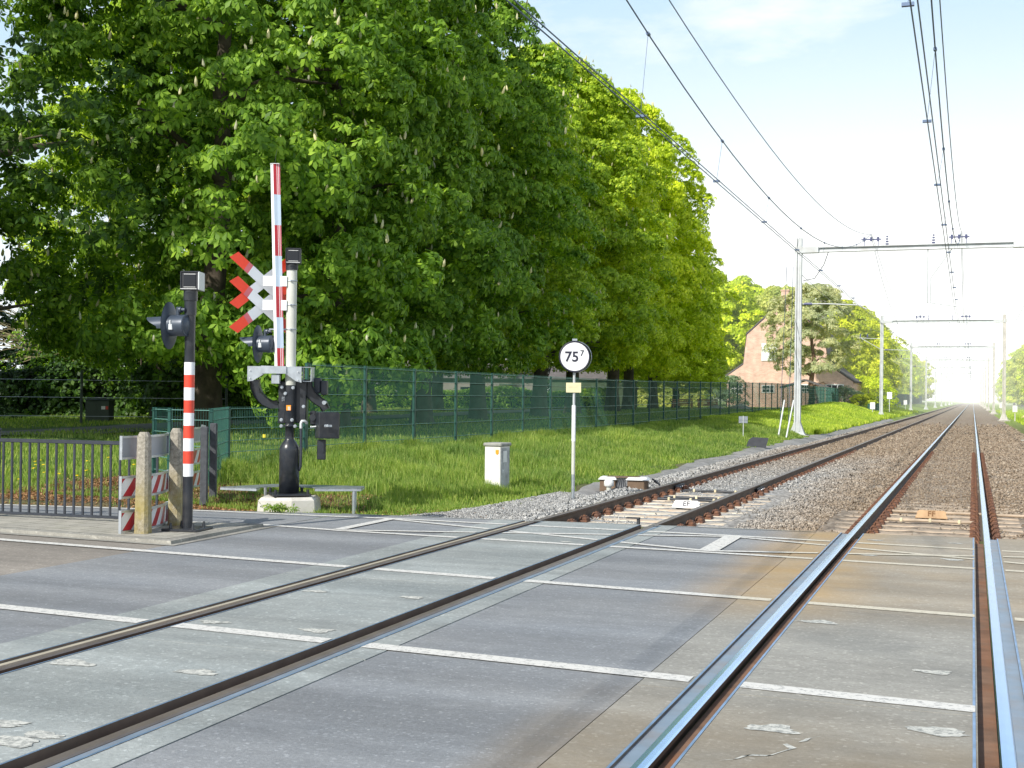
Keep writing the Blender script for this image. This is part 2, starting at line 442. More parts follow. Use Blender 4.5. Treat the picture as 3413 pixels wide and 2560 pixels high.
# ------------------------------------------------------------------ terrain
def sstep(t): t = np.clip(t, 0, 1); return t * t * (3 - 2 * t)
EDGE = np.array([(-60, 12.6), (-20, 12.9), (-12.53, 13.98), (-10.66, 14.3), (-9.76, 14.47), (-7.75, 14.86), (-3.35, 15.33), (.57, 15.64), (6, 15.8), (40, 16)])
def edge_y(x): return np.interp(x, EDGE[:, 0], EDGE[:, 1])
def H(x, y):
    x = np.asarray(x, float); y = np.asarray(y, float)
    dy = y - edge_y(x)
    left = sstep((-6.6 - x) / 5.5)
    z = -.12 + left * (.16 + .26 * sstep((y - 15) / 7) + .30 * sstep((y - 40) / 60))
    z = np.where(x < -12.5, z - .1 * sstep((-12.5 - x) / 4) * sstep((22 - y) / 6), z)
    z = np.where(x > -7, z - .18 * sstep((x + 6.6) / .7) * sstep((dy - .3) / 3), z)
    z = np.where(x > 2.6, -.16 + .1 * sstep((x - 3) / 4), z)
    z = z + .62 * np.exp(-((x + 10.0) / 1.9) ** 2 - ((y - 106) / 15) ** 2)
    z = z + .03 * np.sin(x * 1.3 + y * .7) * sstep(dy / 4) * (np.abs(x + 2) > 4.6) + .02 * np.sin(x * 3.1 - y * 2.3) * sstep(dy / 4) * (np.abs(x + 2) > 4.6)
    z = np.where(dy < 0, -.09, np.where(dy < .25, np.minimum(z, -.012), z))
    return z
def grid_mesh(name, xs, ys, zf, mat):
    X, Y = np.meshgrid(xs, ys); V = np.stack([X.ravel(), Y.ravel(), zf(X, Y).ravel()], 1)
    nx = len(xs); i = np.arange(len(ys) - 1)[:, None] * nx + np.arange(nx - 1)[None, :]; i = i.ravel()
    F = np.stack([i, i + 1, i + 1 + nx, i + nx], 1)
    return link_mesh(name, np_mesh(name, V, F, mat, True))
xs = np.unique(np.concatenate([np.linspace(-900, -60, 12), np.linspace(-60, -16, 30), np.arange(-16, 5, .3), np.linspace(5, 40, 20), np.linspace(40, 900, 12)]))
ys = np.unique(np.concatenate([np.linspace(-60, 11, 20), np.arange(11, 32, .25), np.linspace(32, 70, 60), np.linspace(70, 160, 60), np.linspace(160, 2500, 40)]))
tag(grid_mesh('ground', xs, ys, H, 'grass_soil'), kind='structure')

# ------------------------------------------------------------------ roads and crossing
def north(x): return float(edge_y(x))
def strip_poly(x0, x1, y0=-9, n=8):
    xx = np.linspace(x0, x1, n); return [(x0, y0)] + [(x1, y0)] + [(float(x), north(x)) for x in xx[::-1]]
GA = {'R1': -5.189, 'R2': -3.754, 'R3': -1.308, 'R4': .127}
S = [(-5.70, -5.335, 'slab'), (-5.085, -3.865, 'slab'), (-3.605, -3.405, 'slab'), (-1.735, -1.465, 'slab_warm'), (-1.205, .035, 'slab_warm'), (.285, .62, 'slab_warm'), (.62, .95, 'slab_warm')]
for i, (a, b, m) in enumerate(S[:6]):
    # concrete panels with open joints every 3 m
    y = -9.0
    js = [-9, -5.2, -2.2, .8, 3.8, 6.80, 9.8, 12.75, 99]
    bb = B()
    for j0, j1 in zip(js[:-1], js[1:]):
        t0 = j0 + .006; t1a = min(j1 - .006, north(a)); t1b = min(j1 - .006, north(b))
        bb.add([(a, t0, 0), (b, t0, 0), (b, t1b, 0), (a, t1a, 0), (a, t0, -.3), (b, t0, -.3), (b, t1b, -.3), (a, t1a, -.3)],
               [(0, 1, 2, 3), (0, 4, 5, 1), (1, 5, 6, 2), (2, 6, 7, 3), (3, 7, 4, 0)])
    o = bb.build('crossing_slabs', m); o['kind'] = 'structure'
sheet('asphalt_between_tracks', strip_poly(-3.397, -1.743), -.003, 'asphalt')['kind'] = 'structure'
sheet('asphalt_right', [(.628, -9), (30, -9), (30, 15.9), (6, 15.78), (.628, north(.628))], -.003, 'asphalt')
sheet('asphalt_left', [(-7.8, -9), (-5.708, -9)] + [(float(x), north(x)) for x in np.linspace(-5.708, -7.8, 6)], -.003, 'asphalt')
sheet('worn_road', [(-60, -9), (-7.804, -9), (-7.804, 11.2), (-60, 14)], -.005, 'asphalt_old')
sheet('cycle_path', [(-60, 9), (-7.806, 11.3)] + [(float(x), north(x)) for x in (-7.806, -9.76, -10.66, -12.53, -20, -60)], -.0005, 'asphalt')
sheet('road_edge_band', [(-1.75, 15.38), (-3.40, 15.27), (-7.8, 14.80), (-7.8, 14.86), (-3.4, 15.325), (-1.75, 15.45)], .002, 'slab')
sheet('crossing_bed', [(-5.72, -9), (.65, -9), (.65, 15.5), (-5.72, 15.0)], -.20, 'dark_flange')
# white lines, broken at the rails
SEG = [(-40, -5.36), (-5.07, -3.88), (-3.59, -1.48), (-1.19, .025), (.30, 4)]
def line(pts, w, name='road_marking', x0=-99, x1=99, z=.0045):
    b = B()
    P = np.array(pts, float)
    for s0, s1 in SEG:
        a = max(s0, x0, P[0, 0]); c = min(s1, x1, P[-1, 0])
        if c - a < .02: continue
        xx = [a] + [x for x in P[:, 0] if a < x < c] + [c]
        for xa, xb in zip(xx[:-1], xx[1:]):
            ya, yb = np.interp(xa, P[:, 0], P[:, 1]), np.interp(xb, P[:, 0], P[:, 1])
            b.add([(xa, ya - w / 2, z), (xb, yb - w / 2, z), (xb, yb + w / 2, z), (xa, ya + w / 2, z)], [(0, 1, 2, 3)])
    o = b.build(name, 'line_paint'); o['kind'] = 'structure'; return o
line([(-40, 9.6), (-6.67, 7.39), (.03, 6.94), (4, 6.6)], .15)
line([(-40, 12.9), (-9.65, 10.67), (.03, 9.93), (4, 9.6)], .13)
line([(-40, 12.6), (-11.05, 12.73), (-9.7, 12.92), (-8.88, 13.07), (-7.98, 13.18), (-6.83, 13.02), (-2.56, 12.86), (.02, 12.72), (4, 12.5)], .115)
line([(-20, 12.75), (-12.53, 13.87), (-10.66, 14.18), (-9.76, 14.36), (-7.84, 14.46), (-6.95, 14.55), (-2.57, 14.52), (.04, 14.35), (4, 14.1)], .115)
line([(-6.9, 14.47), (-2.56, 12.96)], .105, z=.006); line([(-6.83, 13.05), (-2.57, 14.40)], .105, z=.0075)
line([(-2.57, 14.42), (1.8, 12.8)], .105, z=.006); line([(-2.56, 12.96), (1.8, 14.2)], .105, z=.0075)
b = B(); b.add([(-6.98, 13.06, .009), (-6.84, 13.06, .009), (-6.84, 14.48, .009), (-6.98, 14.48, .009)], [(0, 1, 2, 3)])
b.add([(-2.66, 12.92, .009), (-2.46, 12.92, .009), (-2.46, 14.46, .009), (-2.66, 14.46, .009)], [(0, 1, 2, 3)]); b.build('road_marking', 'line_paint')['kind'] = 'structure'
m, nt, p, out = new_mat('patch')
c = mix(nt, (.27, .28, .265), (.60, .60, .55), ramp(nt, noise(nt, 24, 6, .75), [(.40, 0), (.56, 1)]).outputs[0]); nt.links.new(c, p.inputs['Base Color']); p.inputs['Roughness'].default_value = .9; M['patch'] = m
PATCHES_ALL = [(-4.91, 6.04, 0.1), (-4.11, 6.12, 0.085), (-4.92, 8.96, 0.07), (-4.11, 7.5, 0.08), (-4.91, 7.48, 0.07), (-4.07, 4.59, 0.1), (-4.11, 9.0, 0.07), (-4.87, 13.05, 0.06), (-4.14, 13.11, 0.05), (-0.15, 6.41, 0.1), (-0.2, 7.79, 0.07), (-1.01, 9.21, 0.09), (-0.18, 13.34, 0.08), (-0.98, 13.33, 0.06), (-1.02, 14.79, 0.06), (-0.17, 14.87, 0.06), (-0.89, 6.15, 0.09), (-0.78, 5.96, 0.05), (-0.77, 5.77, 0.04), (-0.77, 5.64, 0.06), (-0.84, 5.54, 0.06), (-4.3, 4.83, 0.07), (-4.01, 4.73, 0.07)]
PATCHES = PATCHES_ALL[:17] + PATCHES_ALL[21:]
# repair patches round the lifting sockets in the slabs
b = B()
for (x, y, q) in PATCHES:
    n = 22; ph = rnd.random() * 6
    rr = [q * (.8 + .35 * math.sin(3 * k / n * 6.283 + ph) * rnd.random() + .35 * rnd.random()) for k in range(n)]
    b.add([(x + 1.5 * rr[k] * math.cos(k / n * 2 * math.pi), y + .8 * rr[k] * math.sin(k / n * 2 * math.pi), .0035) for k in range(n)], [list(range(n))], 0)
cp = [(-.66, 6.10), (-.71, 6.04), (-.73, 5.97), (-.80, 5.90), (-.755, 5.84), (-.80, 5.76), (-.84, 5.68), (-.93, 5.655), (-.97, 5.57), (-1.02, 5.53)]
for k in range(len(cp) - 1):
    (x0, y0), (x1, y1) = cp[k], cp[k + 1]; w0, w1 = (.006 + .012 * ((k * 7) % 5) / 4), (.006 + .012 * (((k + 1) * 7) % 5) / 4)
    b.add([(x0 - w0, y0 - w0, .0032), (x1 - w1, y1 - w1, .0032), (x1 + w1, y1 + w1, .0032), (x0 + w0, y0 + w0, .0032)], [(0, 1, 2, 3)])
b.build('slab_patches', 'patch')['kind'] = 'structure'
# flange ways, fillers and steel edges along each rail (crossing only)
b = B()
def zone(ga, inner, tan=False):
    # inner = +1 : the flangeway lies on +x side of the gauge face
    g0, g1 = (ga, ga + .105) if inner > 0 else (ga - .105, ga)
    o0, o1 = (ga - .146, ga - .072) if inner > 0 else (ga + .072, ga + .148)
    yn = north(ga) - .03
    b.add([(g0, -9, -.065), (g1, -9, -.065), (g1, yn, -.065), (g0, yn, -.065)], [(0, 1, 2, 3)], 0)
    b.add([(o0, -9, -.012), (o1, -9, -.012), (o1, yn, -.012), (o0, yn, -.012)], [(0, 1, 2, 3)], 2 if tan else 1)
    for e in (g1 if inner > 0 else g0, o0 if inner > 0 else o1):
        s_ = 1 if (e > ga) else -1
        xa, xb = sorted((e - s_ * .004, e + s_ * .010))
        b.add([(xa, -9, .003), (xb, -9, .003), (xb, yn, .003), (xa, yn, .003), (xa, -9, -.09), (xb, -9, -.09), (xb, yn, -.09), (xa, yn, -.09)],
              [(0, 1, 2, 3)], 3)
        b.add([(xa, -9, .0028), (xb, -9, .0028), (xb, yn, .0028), (xa, yn, .0028), (xa, -9, -.09), (xb, -9, -.09), (xb, yn, -.09), (xa, yn, -.09)],
              [(0, 3, 7, 4), (1, 5, 6, 2), (3, 2, 6, 7)], 4)
zone(GA['R1'], 1, True); zone(GA['R2'], -1); zone(GA['R3'], 1); zone(GA['R4'], -1)
b.build('flangeways', ['flange', 'filler', 'filler_lit', 'steel_edge', 'dark_flange'])['kind'] = 'structure'
# rails
def rail(ga, side, top, label):
    xc = ga + side * .035
    prof = [(-.075, -.172), (.075, -.172), (.075, -.160), (.020, -.140), (.009, -.128), (.009, -.050), (.034, -.036), (.036, -.010), (.028, -.002), (0, 0), (-.028, -.002), (-.036, -.010), (-.034, -.036), (-.009, -.050), (-.009, -.128), (-.020, -.140), (-.075, -.160)]
    top_i = [8, 9]  # faces of the running surface
    t = thing('rail', label, 'rail', (xc, -9, 0), 0, 'rails of the two tracks')
    ysr = np.concatenate([np.linspace(0, 120, 13), [250, 640]])
    n = len(prof); body = B(); head = B()
    V = [(x, float(y), z) for y in ysr for x, z in prof]
    for j in range(len(ysr) - 1):
        for i in range(n):
            f = [(j * n + i, j * n + (i + 1) % n, (j + 1) * n + (i + 1) % n, (j + 1) * n + i)]
            (head if i in (7, 8, 9, 10) else body).add([V[q] for q in f[0]], [(0, 1, 2, 3)])
    body.build('rail_body', 'rail_web', t); head.build('rail_head', top, t)
    return t
rail(GA['R1'], -1, 'rail_top_worn', 'outermost left rail, dull brown, passing the white cabinet side of the line')
rail(GA['R2'], 1, 'rail_top_worn', 'dull rail second from the left, right rail of the rusty left track')
rail(GA['R3'], -1, 'rail_top_shiny', 'polished shining rail, left rail of the right track')
rail(GA['R4'], 1, 'rail_top_shiny', 'polished shining rail furthest right, nearly straight to the horizon')
# rail joint insulation plates on the left track
for ga, s_, y in ((GA['R1'], 1, 23.4), (GA['R2'], 1, 23.4)):
    t = thing('rail_joint_plate', 'dark bolted joint plate on the %s rail of the left track' % ('outer left' if ga == GA['R1'] else 'inner right'), 'joint plate', (ga + (.02 if ga == GA['R1'] else .09), y, -.095), 0, 'rail joint plates')
    b = B(); b.box((0, 0, 0), (.03, .72, .09), bev=.008); b.build('plate', 'mat_black', t)
    for k in range(4):
        b = B(); b.cyl((.015, -.27 + k * .18, 0), (.045, -.27 + k * .18, 0), .014, n=6); b.build('bolt', 'galv', t)

# ballast bed
def bz(x, y):
    crown = -.185 + .035 * sstep((y - 21) / 5) + .02 * np.exp(-((x + 2.5) / .8) ** 2)
    e = sstep((x + 6.35) / .6) * sstep((2.75 - x) / .7)
    z = crown * e + (-.26) * (1 - e)
    return z + .012 * np.sin(x * 9 + y * 4) * np.sin(y * 7 - x * 3)
ysb = np.unique(np.concatenate([np.arange(14.95, 40, .2), np.linspace(40, 120, 90), np.linspace(120, 640, 30)]))
XB = np.linspace(-6.5, 2.9, 60)
def bed(xx, yy): return bz(xx, yy)
X_, Y_ = np.meshgrid(XB, ysb); Yc = np.maximum(Y_, edge_y(X_) + .0)
V = np.stack([X_.ravel(), Yc.ravel(), bz(X_, Yc).ravel()], 1); nx = len(XB)
i = (np.arange(len(ysb) - 1)[:, None] * nx + np.arange(nx - 1)[None, :]).ravel()
tag(link_mesh('ballast_bed', np_mesh('ballast_bed', V, np.stack([i, i + 1, i + 1 + nx, i + nx], 1), 'ballast', True)), kind='structure')
b = B()
gl = [(-7.72, 14.88), (-7.4, 15.5), (-7.0, 16.5), (-6.85, 18), (-6.75, 21), (-6.7, 27), (-6.9, 36), (-6.9, 60), (-6.9, 112)]
gr = [(-6.0, 15.06), (-6.0, 15.6), (-6.05, 16.5), (-6.1, 18), (-6.1, 21), (-6.1, 27), (-6.2, 36), (-6.2, 60), (-6.2, 112)]
GY = np.concatenate([np.arange(14.9, 30, .25), np.arange(30, 112, 1.0)]); GU = np.linspace(0, 1, 9)
gxl = np.interp(GY, [q[1] for q in gl], [q[0] for q in gl]) + .06 * np.sin(GY * 2.1) + .04 * np.sin(GY * 5.3); gxr = np.interp(GY, [q[1] for q in gr], [q[0] for q in gr])
X_ = gxl[:, None] + (gxr - gxl)[:, None] * GU[None]; Y_ = np.maximum(GY[:, None] + 0 * X_, edge_y(X_)); Z_ = np.maximum(H(X_, Y_) + .012, -.20)
V = np.stack([X_.ravel(), Y_.ravel(), Z_.ravel()], 1); i = (np.arange(len(GY) - 1)[:, None] * 9 + np.arange(8)[None]).ravel()
tag(link_mesh('gravel_path', np_mesh('gravel_path', V, np.stack([i, i + 1, i + 10, i + 9], 1), 'fine_gravel', True)), kind='structure')

# stones
ico = np.array([(0, 0, 1), (.89, 0, .45), (.28, .85, .45), (-.72, .53, .45), (-.72, -.53, .45), (.28, -.85, .45), (.72, .53, -.45), (-.28, .85, -.45), (-.89, 0, -.45), (-.28, -.85, -.45), (.72, -.53, -.45)])
icf = np.array([(0, 1, 2), (0, 2, 3), (0, 3, 4), (0, 4, 5), (0, 5, 1), (1, 6, 2), (2, 6, 7), (2, 7, 3), (3, 7, 8), (3, 8, 4), (4, 8, 9), (4, 9, 5), (5, 9, 10), (5, 10, 1), (1, 10, 6)])
def rand_rot(n):
    q = rng.normal(size=(n, 4)); q /= np.linalg.norm(q, axis=1)[:, None]; w, x, y, z = q.T
    return np.stack([1 - 2 * (y * y + z * z), 2 * (x * y - z * w), 2 * (x * z + y * w), 2 * (x * y + z * w), 1 - 2 * (x * x + z * z), 2 * (y * z - x * w), 2 * (x * z - y * w), 2 * (y * z + x * w), 1 - 2 * (x * x + y * y)], 1).reshape(n, 3, 3)
def stones(name, pos, size, mat, kind='stuff', label=None, cat=None):
    n = len(pos); jit = 1 + .35 * rng.normal(size=(n, 11, 1)).clip(-1.6, 1.6)
    sc = size[:, None, None] * (rng.uniform(.6, 1.25, (n, 1, 3)))
    V = ico[None] * jit * sc; V = np.einsum('nij,nkj->nki', rand_rot(n), V) + pos[:, None, :]
    F = icf[None] + (np.arange(n) * 11)[:, None, None]
    o = link_mesh(name, np_mesh(name, V.reshape(-1, 3), F.reshape(-1, 3), mat)); tag(o, label, cat, None, kind); return o
N = 190000
yy = 14.9 + 85 * rng.random(N) ** 2.1; xx = rng.uniform(-6.45, 2.8, N)
keep = yy > edge_y(xx) + .03; keep &= rng.random(N) > sstep((yy - 50) / 50)
d_r = np.min([np.abs(xx - (g + s_ * .035)) for g, s_ in ((GA['R1'], -1), (GA['R2'], 1), (GA['R3'], -1), (GA['R4'], 1))], axis=0)
keep &= d_r > .12
trk_l = (xx > -5.95) & (xx < -3.0); trk_r = (xx > -1.95) & (xx < .8)
bare = (trk_l & (yy < 23.6 + .8 * np.sin(xx * 3))) | (trk_r & (yy < 20.6))
keep &= ~(bare & (rng.random(N) < np.where(np.sin(xx * 2.3 + yy * 1.1) > .72, .88, .992)))
keep &= ~((trk_l | trk_r) & (yy > 22) & (rng.random(N) < .35))
xx, yy = xx[keep], yy[keep]
sz = rng.uniform(.009, .020, len(xx)) * (1 + (yy - 15) / 42)
sz = np.where(((xx > -5.0) & (xx < -3.9)) | ((xx > -1.2) & (xx < 0)), sz * .75, sz)
zz = bz(xx, yy) + np.where(bare[keep], .022, .006) + .5 * sz * rng.uniform(-.2, 1, len(xx))
stones('ballast_stones', np.stack([xx, yy, zz], 1), sz, 'stones', 'stuff', 'grey and brown crushed ballast stones between and beside the tracks', 'ballast')
# heaped paler stones on the left shoulder
N = 15000; yy = 15.1 + 30 * rng.random(N) ** 1.5; u = rng.random(N)
xl = np.interp(yy, [15, 17, 20, 30, 46], [-6.0, -6.15, -6.25, -6.35, -6.4]); xx = xl + u * (-5.42 - xl)
sz = rng.uniform(.014, .030, N)
zz = -.20 + .09 * np.sin(np.clip(u, 0, 1) * math.pi) * sstep((yy - 15) / 2) + .02 * rng.random(N) + .02
stones('shoulder_stones', np.stack([xx, yy, zz], 1), sz, 'stones', 'stuff', 'pale grey stones heaped along the left shoulder of the track bed', 'ballast')
# fine gravel next to the cycle path
N = 14000; yy = 14.95 + 6 * rng.random(N) ** 1.5; x0 = np.interp(yy, [14.9, 15.5, 16.5, 18, 21], [-7.6, -7.35, -7.0, -6.85, -6.75]); xx = x0 + rng.random(N) * (-5.95 - x0)
k = yy > edge_y(xx) + .02; xx, yy = xx[k], yy[k]
stones('loose_gravel', np.stack([xx, yy, np.full(len(xx), -.075) - .06 * sstep((xx + 7.0) / 1)], 1), rng.uniform(.006, .013, len(xx)), 'stones', 'stuff', 'fine grey gravel spread between the cycle path and the track shoulder', 'gravel')

# sleepers with fasteners
def make_sleeper(mat):
    t = thing('sleeper', 'pale concrete sleeper', 'sleeper', (0, 0, 0))
    b = B(); b.box((0, 0, -.075), (2.55, .30, .15), bev=.035); b.build('beam', mat, t)
    for xr in (-.7525, .7525):
        for s_ in (-1, 1):
            q = B(); x = xr + s_ * .125
            q.box((x, 0, .014), (.13, .20, .028), bev=.006)
            q.box((x + s_ * .02, 0, .045), (.075, .15, .05), bev=.014)
            q.box((x - s_ * .03, 0, .055), (.05, .12, .03), bev=.010)
            q.cyl((x, 0, .06), (x, 0, .098), .017, n=6)
            q.tube([(x - s_ * .05, -.085, .03), (x - s_ * .02, -.075, .085), (x + s_ * .03, -.05, .075), (x + s_ * .03, .05, .075), (x - s_ * .02, .075, .085), (x - s_ * .05, .085, .03)], .010, 6)
            q.build('fastener', 'rust', t)
    return t
sl = make_sleeper('sleeper'); slb = make_sleeper('sleeper_brown')
ord_ = ['first', 'second', 'third', 'fourth', 'fifth', 'sixth', 'seventh', 'eighth', 'ninth', 'tenth', 'eleventh', 'twelfth', 'thirteenth', 'fourteenth', 'fifteenth']
for xc, proto, first, tr, col in ((-4.4715, sl, 15.75, 'left', 'pale cream'), (-.5905, slb, 16.15, 'right', 'rust brown')):
    for k in range(46):
        y = first + k * .6
        lab = '%s concrete sleeper of the %s track, %s beyond the crossing' % (col, tr, ord_[k]) if k < 15 else '%s sleeper of the %s track, half buried in ballast' % (col, tr)
        if k == 0: t = proto; t.location = (xc, y, -.172); t['label'] = lab
        else: t = dup(proto, (xc, y, -.172), 0, lab)
        t['group'] = 'sleepers of the %s track%s' % (tr, '' if k < 15 else ', half buried')
# EF / FF marker boards between the rails
def marker(txt, x, y, mat, tmat, label):
    t = thing('track_marker', label, 'marker board', (x, y, -.16)); t.scale = (.85, .85, .8)
    b = B(); b.prism([(-.27, 0), (.27, 0), (.21, .155), (-.21, .155)], (0, .03, 0), (1, 0, 0), (0, .45, .89), .03); b.prism([(0, 0), (.22, 0), (.08, .13)], (.24, .03, .0), (0, 1, 0), (0, 0, 1), -.48); b.build('board', mat, t)
    text_mesh('lettering', txt, .14, tmat, t, (0.0, .0355, .088), (R(63), 0, 0), .004, bold=.002)
    return t
tm1 = marker('EF', -4.22, 19.55, 'white_paint', 'text_dark', 'white wedge marker lettered EF lying between the left rails')
tm2 = marker('FF', -.56, 19.55, 'marker_orange', 'text_brown', 'orange brown wedge marker lettered FF between the right rails')
# cables across the tracks
for j, (x0, x1, y, l) in enumerate([(-5.0, -3.85, 20.9, 'black cable nearest the white marker crossing between the left rails'), (-5.0, -3.85, 21.35, 'second black cable crossing between the left rails'), (-5.0, -3.85, 23.0, 'furthest black cable crossing between the left rails by the joint plates'), (-1.15, 0.03, 18.95, 'muddy cable crossing in front of the orange marker'), (-1.2, 1.6, 20.4, 'muddy cable crossing behind the orange marker')]):
    t = thing('track_cable', l, 'cable', (0, y, -.135), 0, 'cables crossing the tracks')
    b = B(); b.tube([(x0 + (x1 - x0) * k / 6, .03 * math.sin(k * 1.7 + j), 0) for k in range(7)], .022, 8); b.build('sheath', 'cable' if j < 3 else 'sleeper_brown', t)
    for k in (1, 3, 5):
        b = B(); b.box((x0 + (x1 - x0) * k / 6, .03 * math.sin(k * 1.7 + j), .005), (.04, .06, .055), bev=.008); b.build('clip', 'clip_yellow', t)
# steel end plate standing at the panel corner, left track
t = thing('edge_plate', 'small upright steel bracket at the corner of the crossing panel', 'bracket', (-3.93, 15.42, -.1))
b = B(); b.box((0, 0, .08), (.03, .06, .16)); b.box((-.07, 0, .165), (.17, .09, .014)); b.build('bracket', 'mat_black', t)

# ------------------------------------------------------------------ traffic island, railing
isl = [(-7.80, 11.08), (-7.86, 13.0), (-9.03, 12.74), (-11.41, 12.60), (-26, 12.3), (-26, 11.1), (-10.17, 11.25)]
b = B(); n = len(isl); cx, cy = -9.5, 12.0
inn = [(-7.93, 11.20), (-7.97, 12.86), (-9.03, 12.64), (-11.41, 12.50), (-26, 12.2), (-26, 11.2), (-10.17, 11.36)]
V = [(x, y, .0) for x, y in isl] + [(x * .998 + cx * .002, y * .995 + cy * .005, .036) for x, y in isl] + [(x, y, .040) for x, y in inn]
F = [(i, (i + 1) % n, n + (i + 1) % n, n + i)[::1] for i in range(n)] + [(n + i, n + (i + 1) % n, 2 * n + (i + 1) % n, 2 * n + i) for i in range(n)]
b.add(V, F); b.build('kerb', 'kerbstone')['kind'] = 'structure'
sheet('pavement', inn, .042, 'pavers')
sheet('kerb_gutter', [(-7.70, 10.98), (-7.74, 13.12), (-7.86, 13.02), (-7.80, 11.06), (-10.17, 11.23), (-26, 11.08), (-26, 10.9), (-10.17, 11.10)], .003, 'kerbstone')

t = thing('railing', 'dark steel railing of slim vertical bars at the back of the island', 'railing', (-8.86, 12.42, .04), math.atan2(-.06, -1))
# local +x runs to the left of the photo
L = 2.30
for s0 in (0, L, 2 * L, 3 * L):
    pass
b = B(); b.box((L + .05, 0, .52), (.11, .11, 1.05), bev=.008); b.box((L + .05, 0, 1.06), (.125, .125, .03), bev=.01); b.build('post', 'rail_paint', t)
b = B(); b.box((2 * L + .1, 0, .52), (.11, .11, 1.05), bev=.008); b.build('post', 'rail_paint', t)
for s0 in (0, L + .11):
    b = B(); b.box((s0 + L / 2, 0, .93), (L - .02, .045, .045), bev=.005); b.build('top_rail', 'rail_paint', t)
    b = B(); b.box((s0 + L / 2, 0, .05), (L - .02, .04, .03), bev=.004); b.build('bottom_rail', 'rail_paint', t)
    for k in range(18):
        b = B(); x = s0 + .02 + (L - .04) * (k + .5) / 18
        b.box((x, 0, .49), (.022, .022, .86)); b.build('bar', 'rail_paint', t)

# chevron barriers: two posts carrying three curved boards
def chevron(loc, rz, postmat, label, ph, w, bh, tilt, boards):
    t = thing('chevron_barrier', label, 'chevron board', loc, rz)
    for s_ in (-1, 1):
        b = B()
        h = ph + (0.02 if s_ > 0 else 0)
        if postmat == 'concrete':
            n_ = 8; c_ = .03; a_ = .075
            for z0, z1 in ((0, h - .05), (h - .05, h)):
                k0, k1 = (1.06, .86) if z0 == 0 else (.86, .55)
                oct_ = [(a_ - c_, -a_), (a_, -a_ + c_), (a_, a_ - c_), (a_ - c_, a_), (-a_ + c_, a_), (-a_, a_ - c_), (-a_, -a_ + c_), (-a_ + c_, -a_)]
                vs = [(s_ * w / 2 + x * k0, y * k0, z0) for x, y in oct_] + [(s_ * w / 2 + x * k1, y * k1, z1) for x, y in oct_]
                b.add(vs, [(i, (i + 1) % 8, 8 + (i + 1) % 8, 8 + i) for i in range(8)] + [list(range(8, 16))])
        else:
            b.box((s_ * w / 2, 0, h / 2), (.13, .10, h), bev=.012)
        b.build('post', 'moss_post' if postmat == 'concrete' else postmat, t)
    for (zc, hb, striped, tl) in boards:
        # board: shallow curved sheet in front of / behind posts, framed
        n_ = 24; R_ = .55; bw = w + .34; b = B()
        for k in range(n_):
            xa = -bw / 2 + bw * k / n_; xb = xa + bw / n_
            def yv(x): return .085 + .11 * (2 * x / bw) ** 2
            mi = 0
            z0, z1 = zc - hb / 2, zc + hb / 2
            b.add([(xa, yv(xa), z0), (xb, yv(xb), z0), (xb, yv(xb), z1), (xa, yv(xa), z1)], [(0, 1, 2, 3)], 0)
            for zz_ in (z0, z1):
                b.add([(xa, yv(xa) - .022, zz_ - .012), (xb, yv(xb) - .022, zz_ - .012), (xb, yv(xb) - .022, zz_ + .012), (xa, yv(xa) - .022, zz_ + .012),
                       (xa, yv(xa) + .004, zz_ - .012), (xb, yv(xb) + .004, zz_ - .012), (xb, yv(xb) + .004, zz_ + .012), (xa, yv(xa) + .004, zz_ + .012)],
                      [(0, 1, 2, 3), (3, 2, 6, 7), (0, 4, 5, 1), (4, 7, 6, 5)], 1)
        for s_ in (-1, 1):
            b.box((s_ * bw / 2, .185, zc), (.008, .03, hb + .03), mi=1)
        o = b.build('board', ['back_grey', 'galv'], t)
        if striped:
            q = B(); p_ = .13; x = -bw / 2 - hb
            i_ = 0
            def yv(x): return .082 + .11 * (2 * x / bw) ** 2
            while x < bw / 2:
                # parallelogram stripe cut to the board
                K = 4
                for j in range(K):
                    z0 = zc - hb / 2 + .013 + (hb - .026) * j / K; z1 = zc - hb / 2 + .013 + (hb - .026) * (j + 1) / K
                    o0 = (hb) * j / K * .75; o1 = hb * (j + 1) / K * .75
                    xs_ = [min(max(v, -bw / 2 + .008), bw / 2 - .008) for v in (x + o0, x + p_ + o0, x + p_ + o1, x + o1)]
                    if xs_[1] - xs_[0] > .001 or xs_[2] - xs_[3] > .001:
                        q.add([(xs_[0], yv(xs_[0]), z0), (xs_[1], yv(xs_[1]), z0), (xs_[2], yv(xs_[2]), z1), (xs_[3], yv(xs_[3]), z1)], [(0, 1, 2, 3)], i_ % 2)
                x += p_; i_ += 1
            q.build('stripes', ['deep_red', 'band_white'], o)
    return t
m, nt, p, out = new_mat('moss_post')
pos = coords(nt, 'World'); X, Y, Z = sep(nt, pos)
c = ramp(nt, noise(nt, 26, 6, .75, pos), [(.3, (.15, .135, .11)), (.6, (.40, .37, .31)), (.75, (.56, .53, .47))]).outputs[0]
mo = math_(nt, 'MULTIPLY', math_(nt, 'SUBTRACT', 1, smooth(nt, Z, .25, .85)), ramp(nt, noise(nt, 5, 5, .6, pos), [(.35, .3), (.6, .9)]).outputs[0])
c = mix(nt, c, (.36, .28, .05), math_(nt, 'MULTIPLY', mo, .75))
nt.links.new(c, p.inputs['Base Color']); p.inputs['Roughness'].default_value = .95; bump(nt, p, noise(nt, 60, 4, .7, pos), .6, .01); M['moss_post'] = m
ang1 = math.atan2(12.36 - 11.52, -8.64 + 8.47)
chevron((-8.555, 11.94, .042), ang1 , 'concrete', 'red and white chevron boards on two mossy concrete posts beside the striped pole', 1.10, .86, .26, 0,
        [(.93, .23, False, 0), (.50, .22, True, 0), (.13, .22, True, 0)])
ang2 = math.atan2(16.7 - 14.95, -10.85 + 9.95)
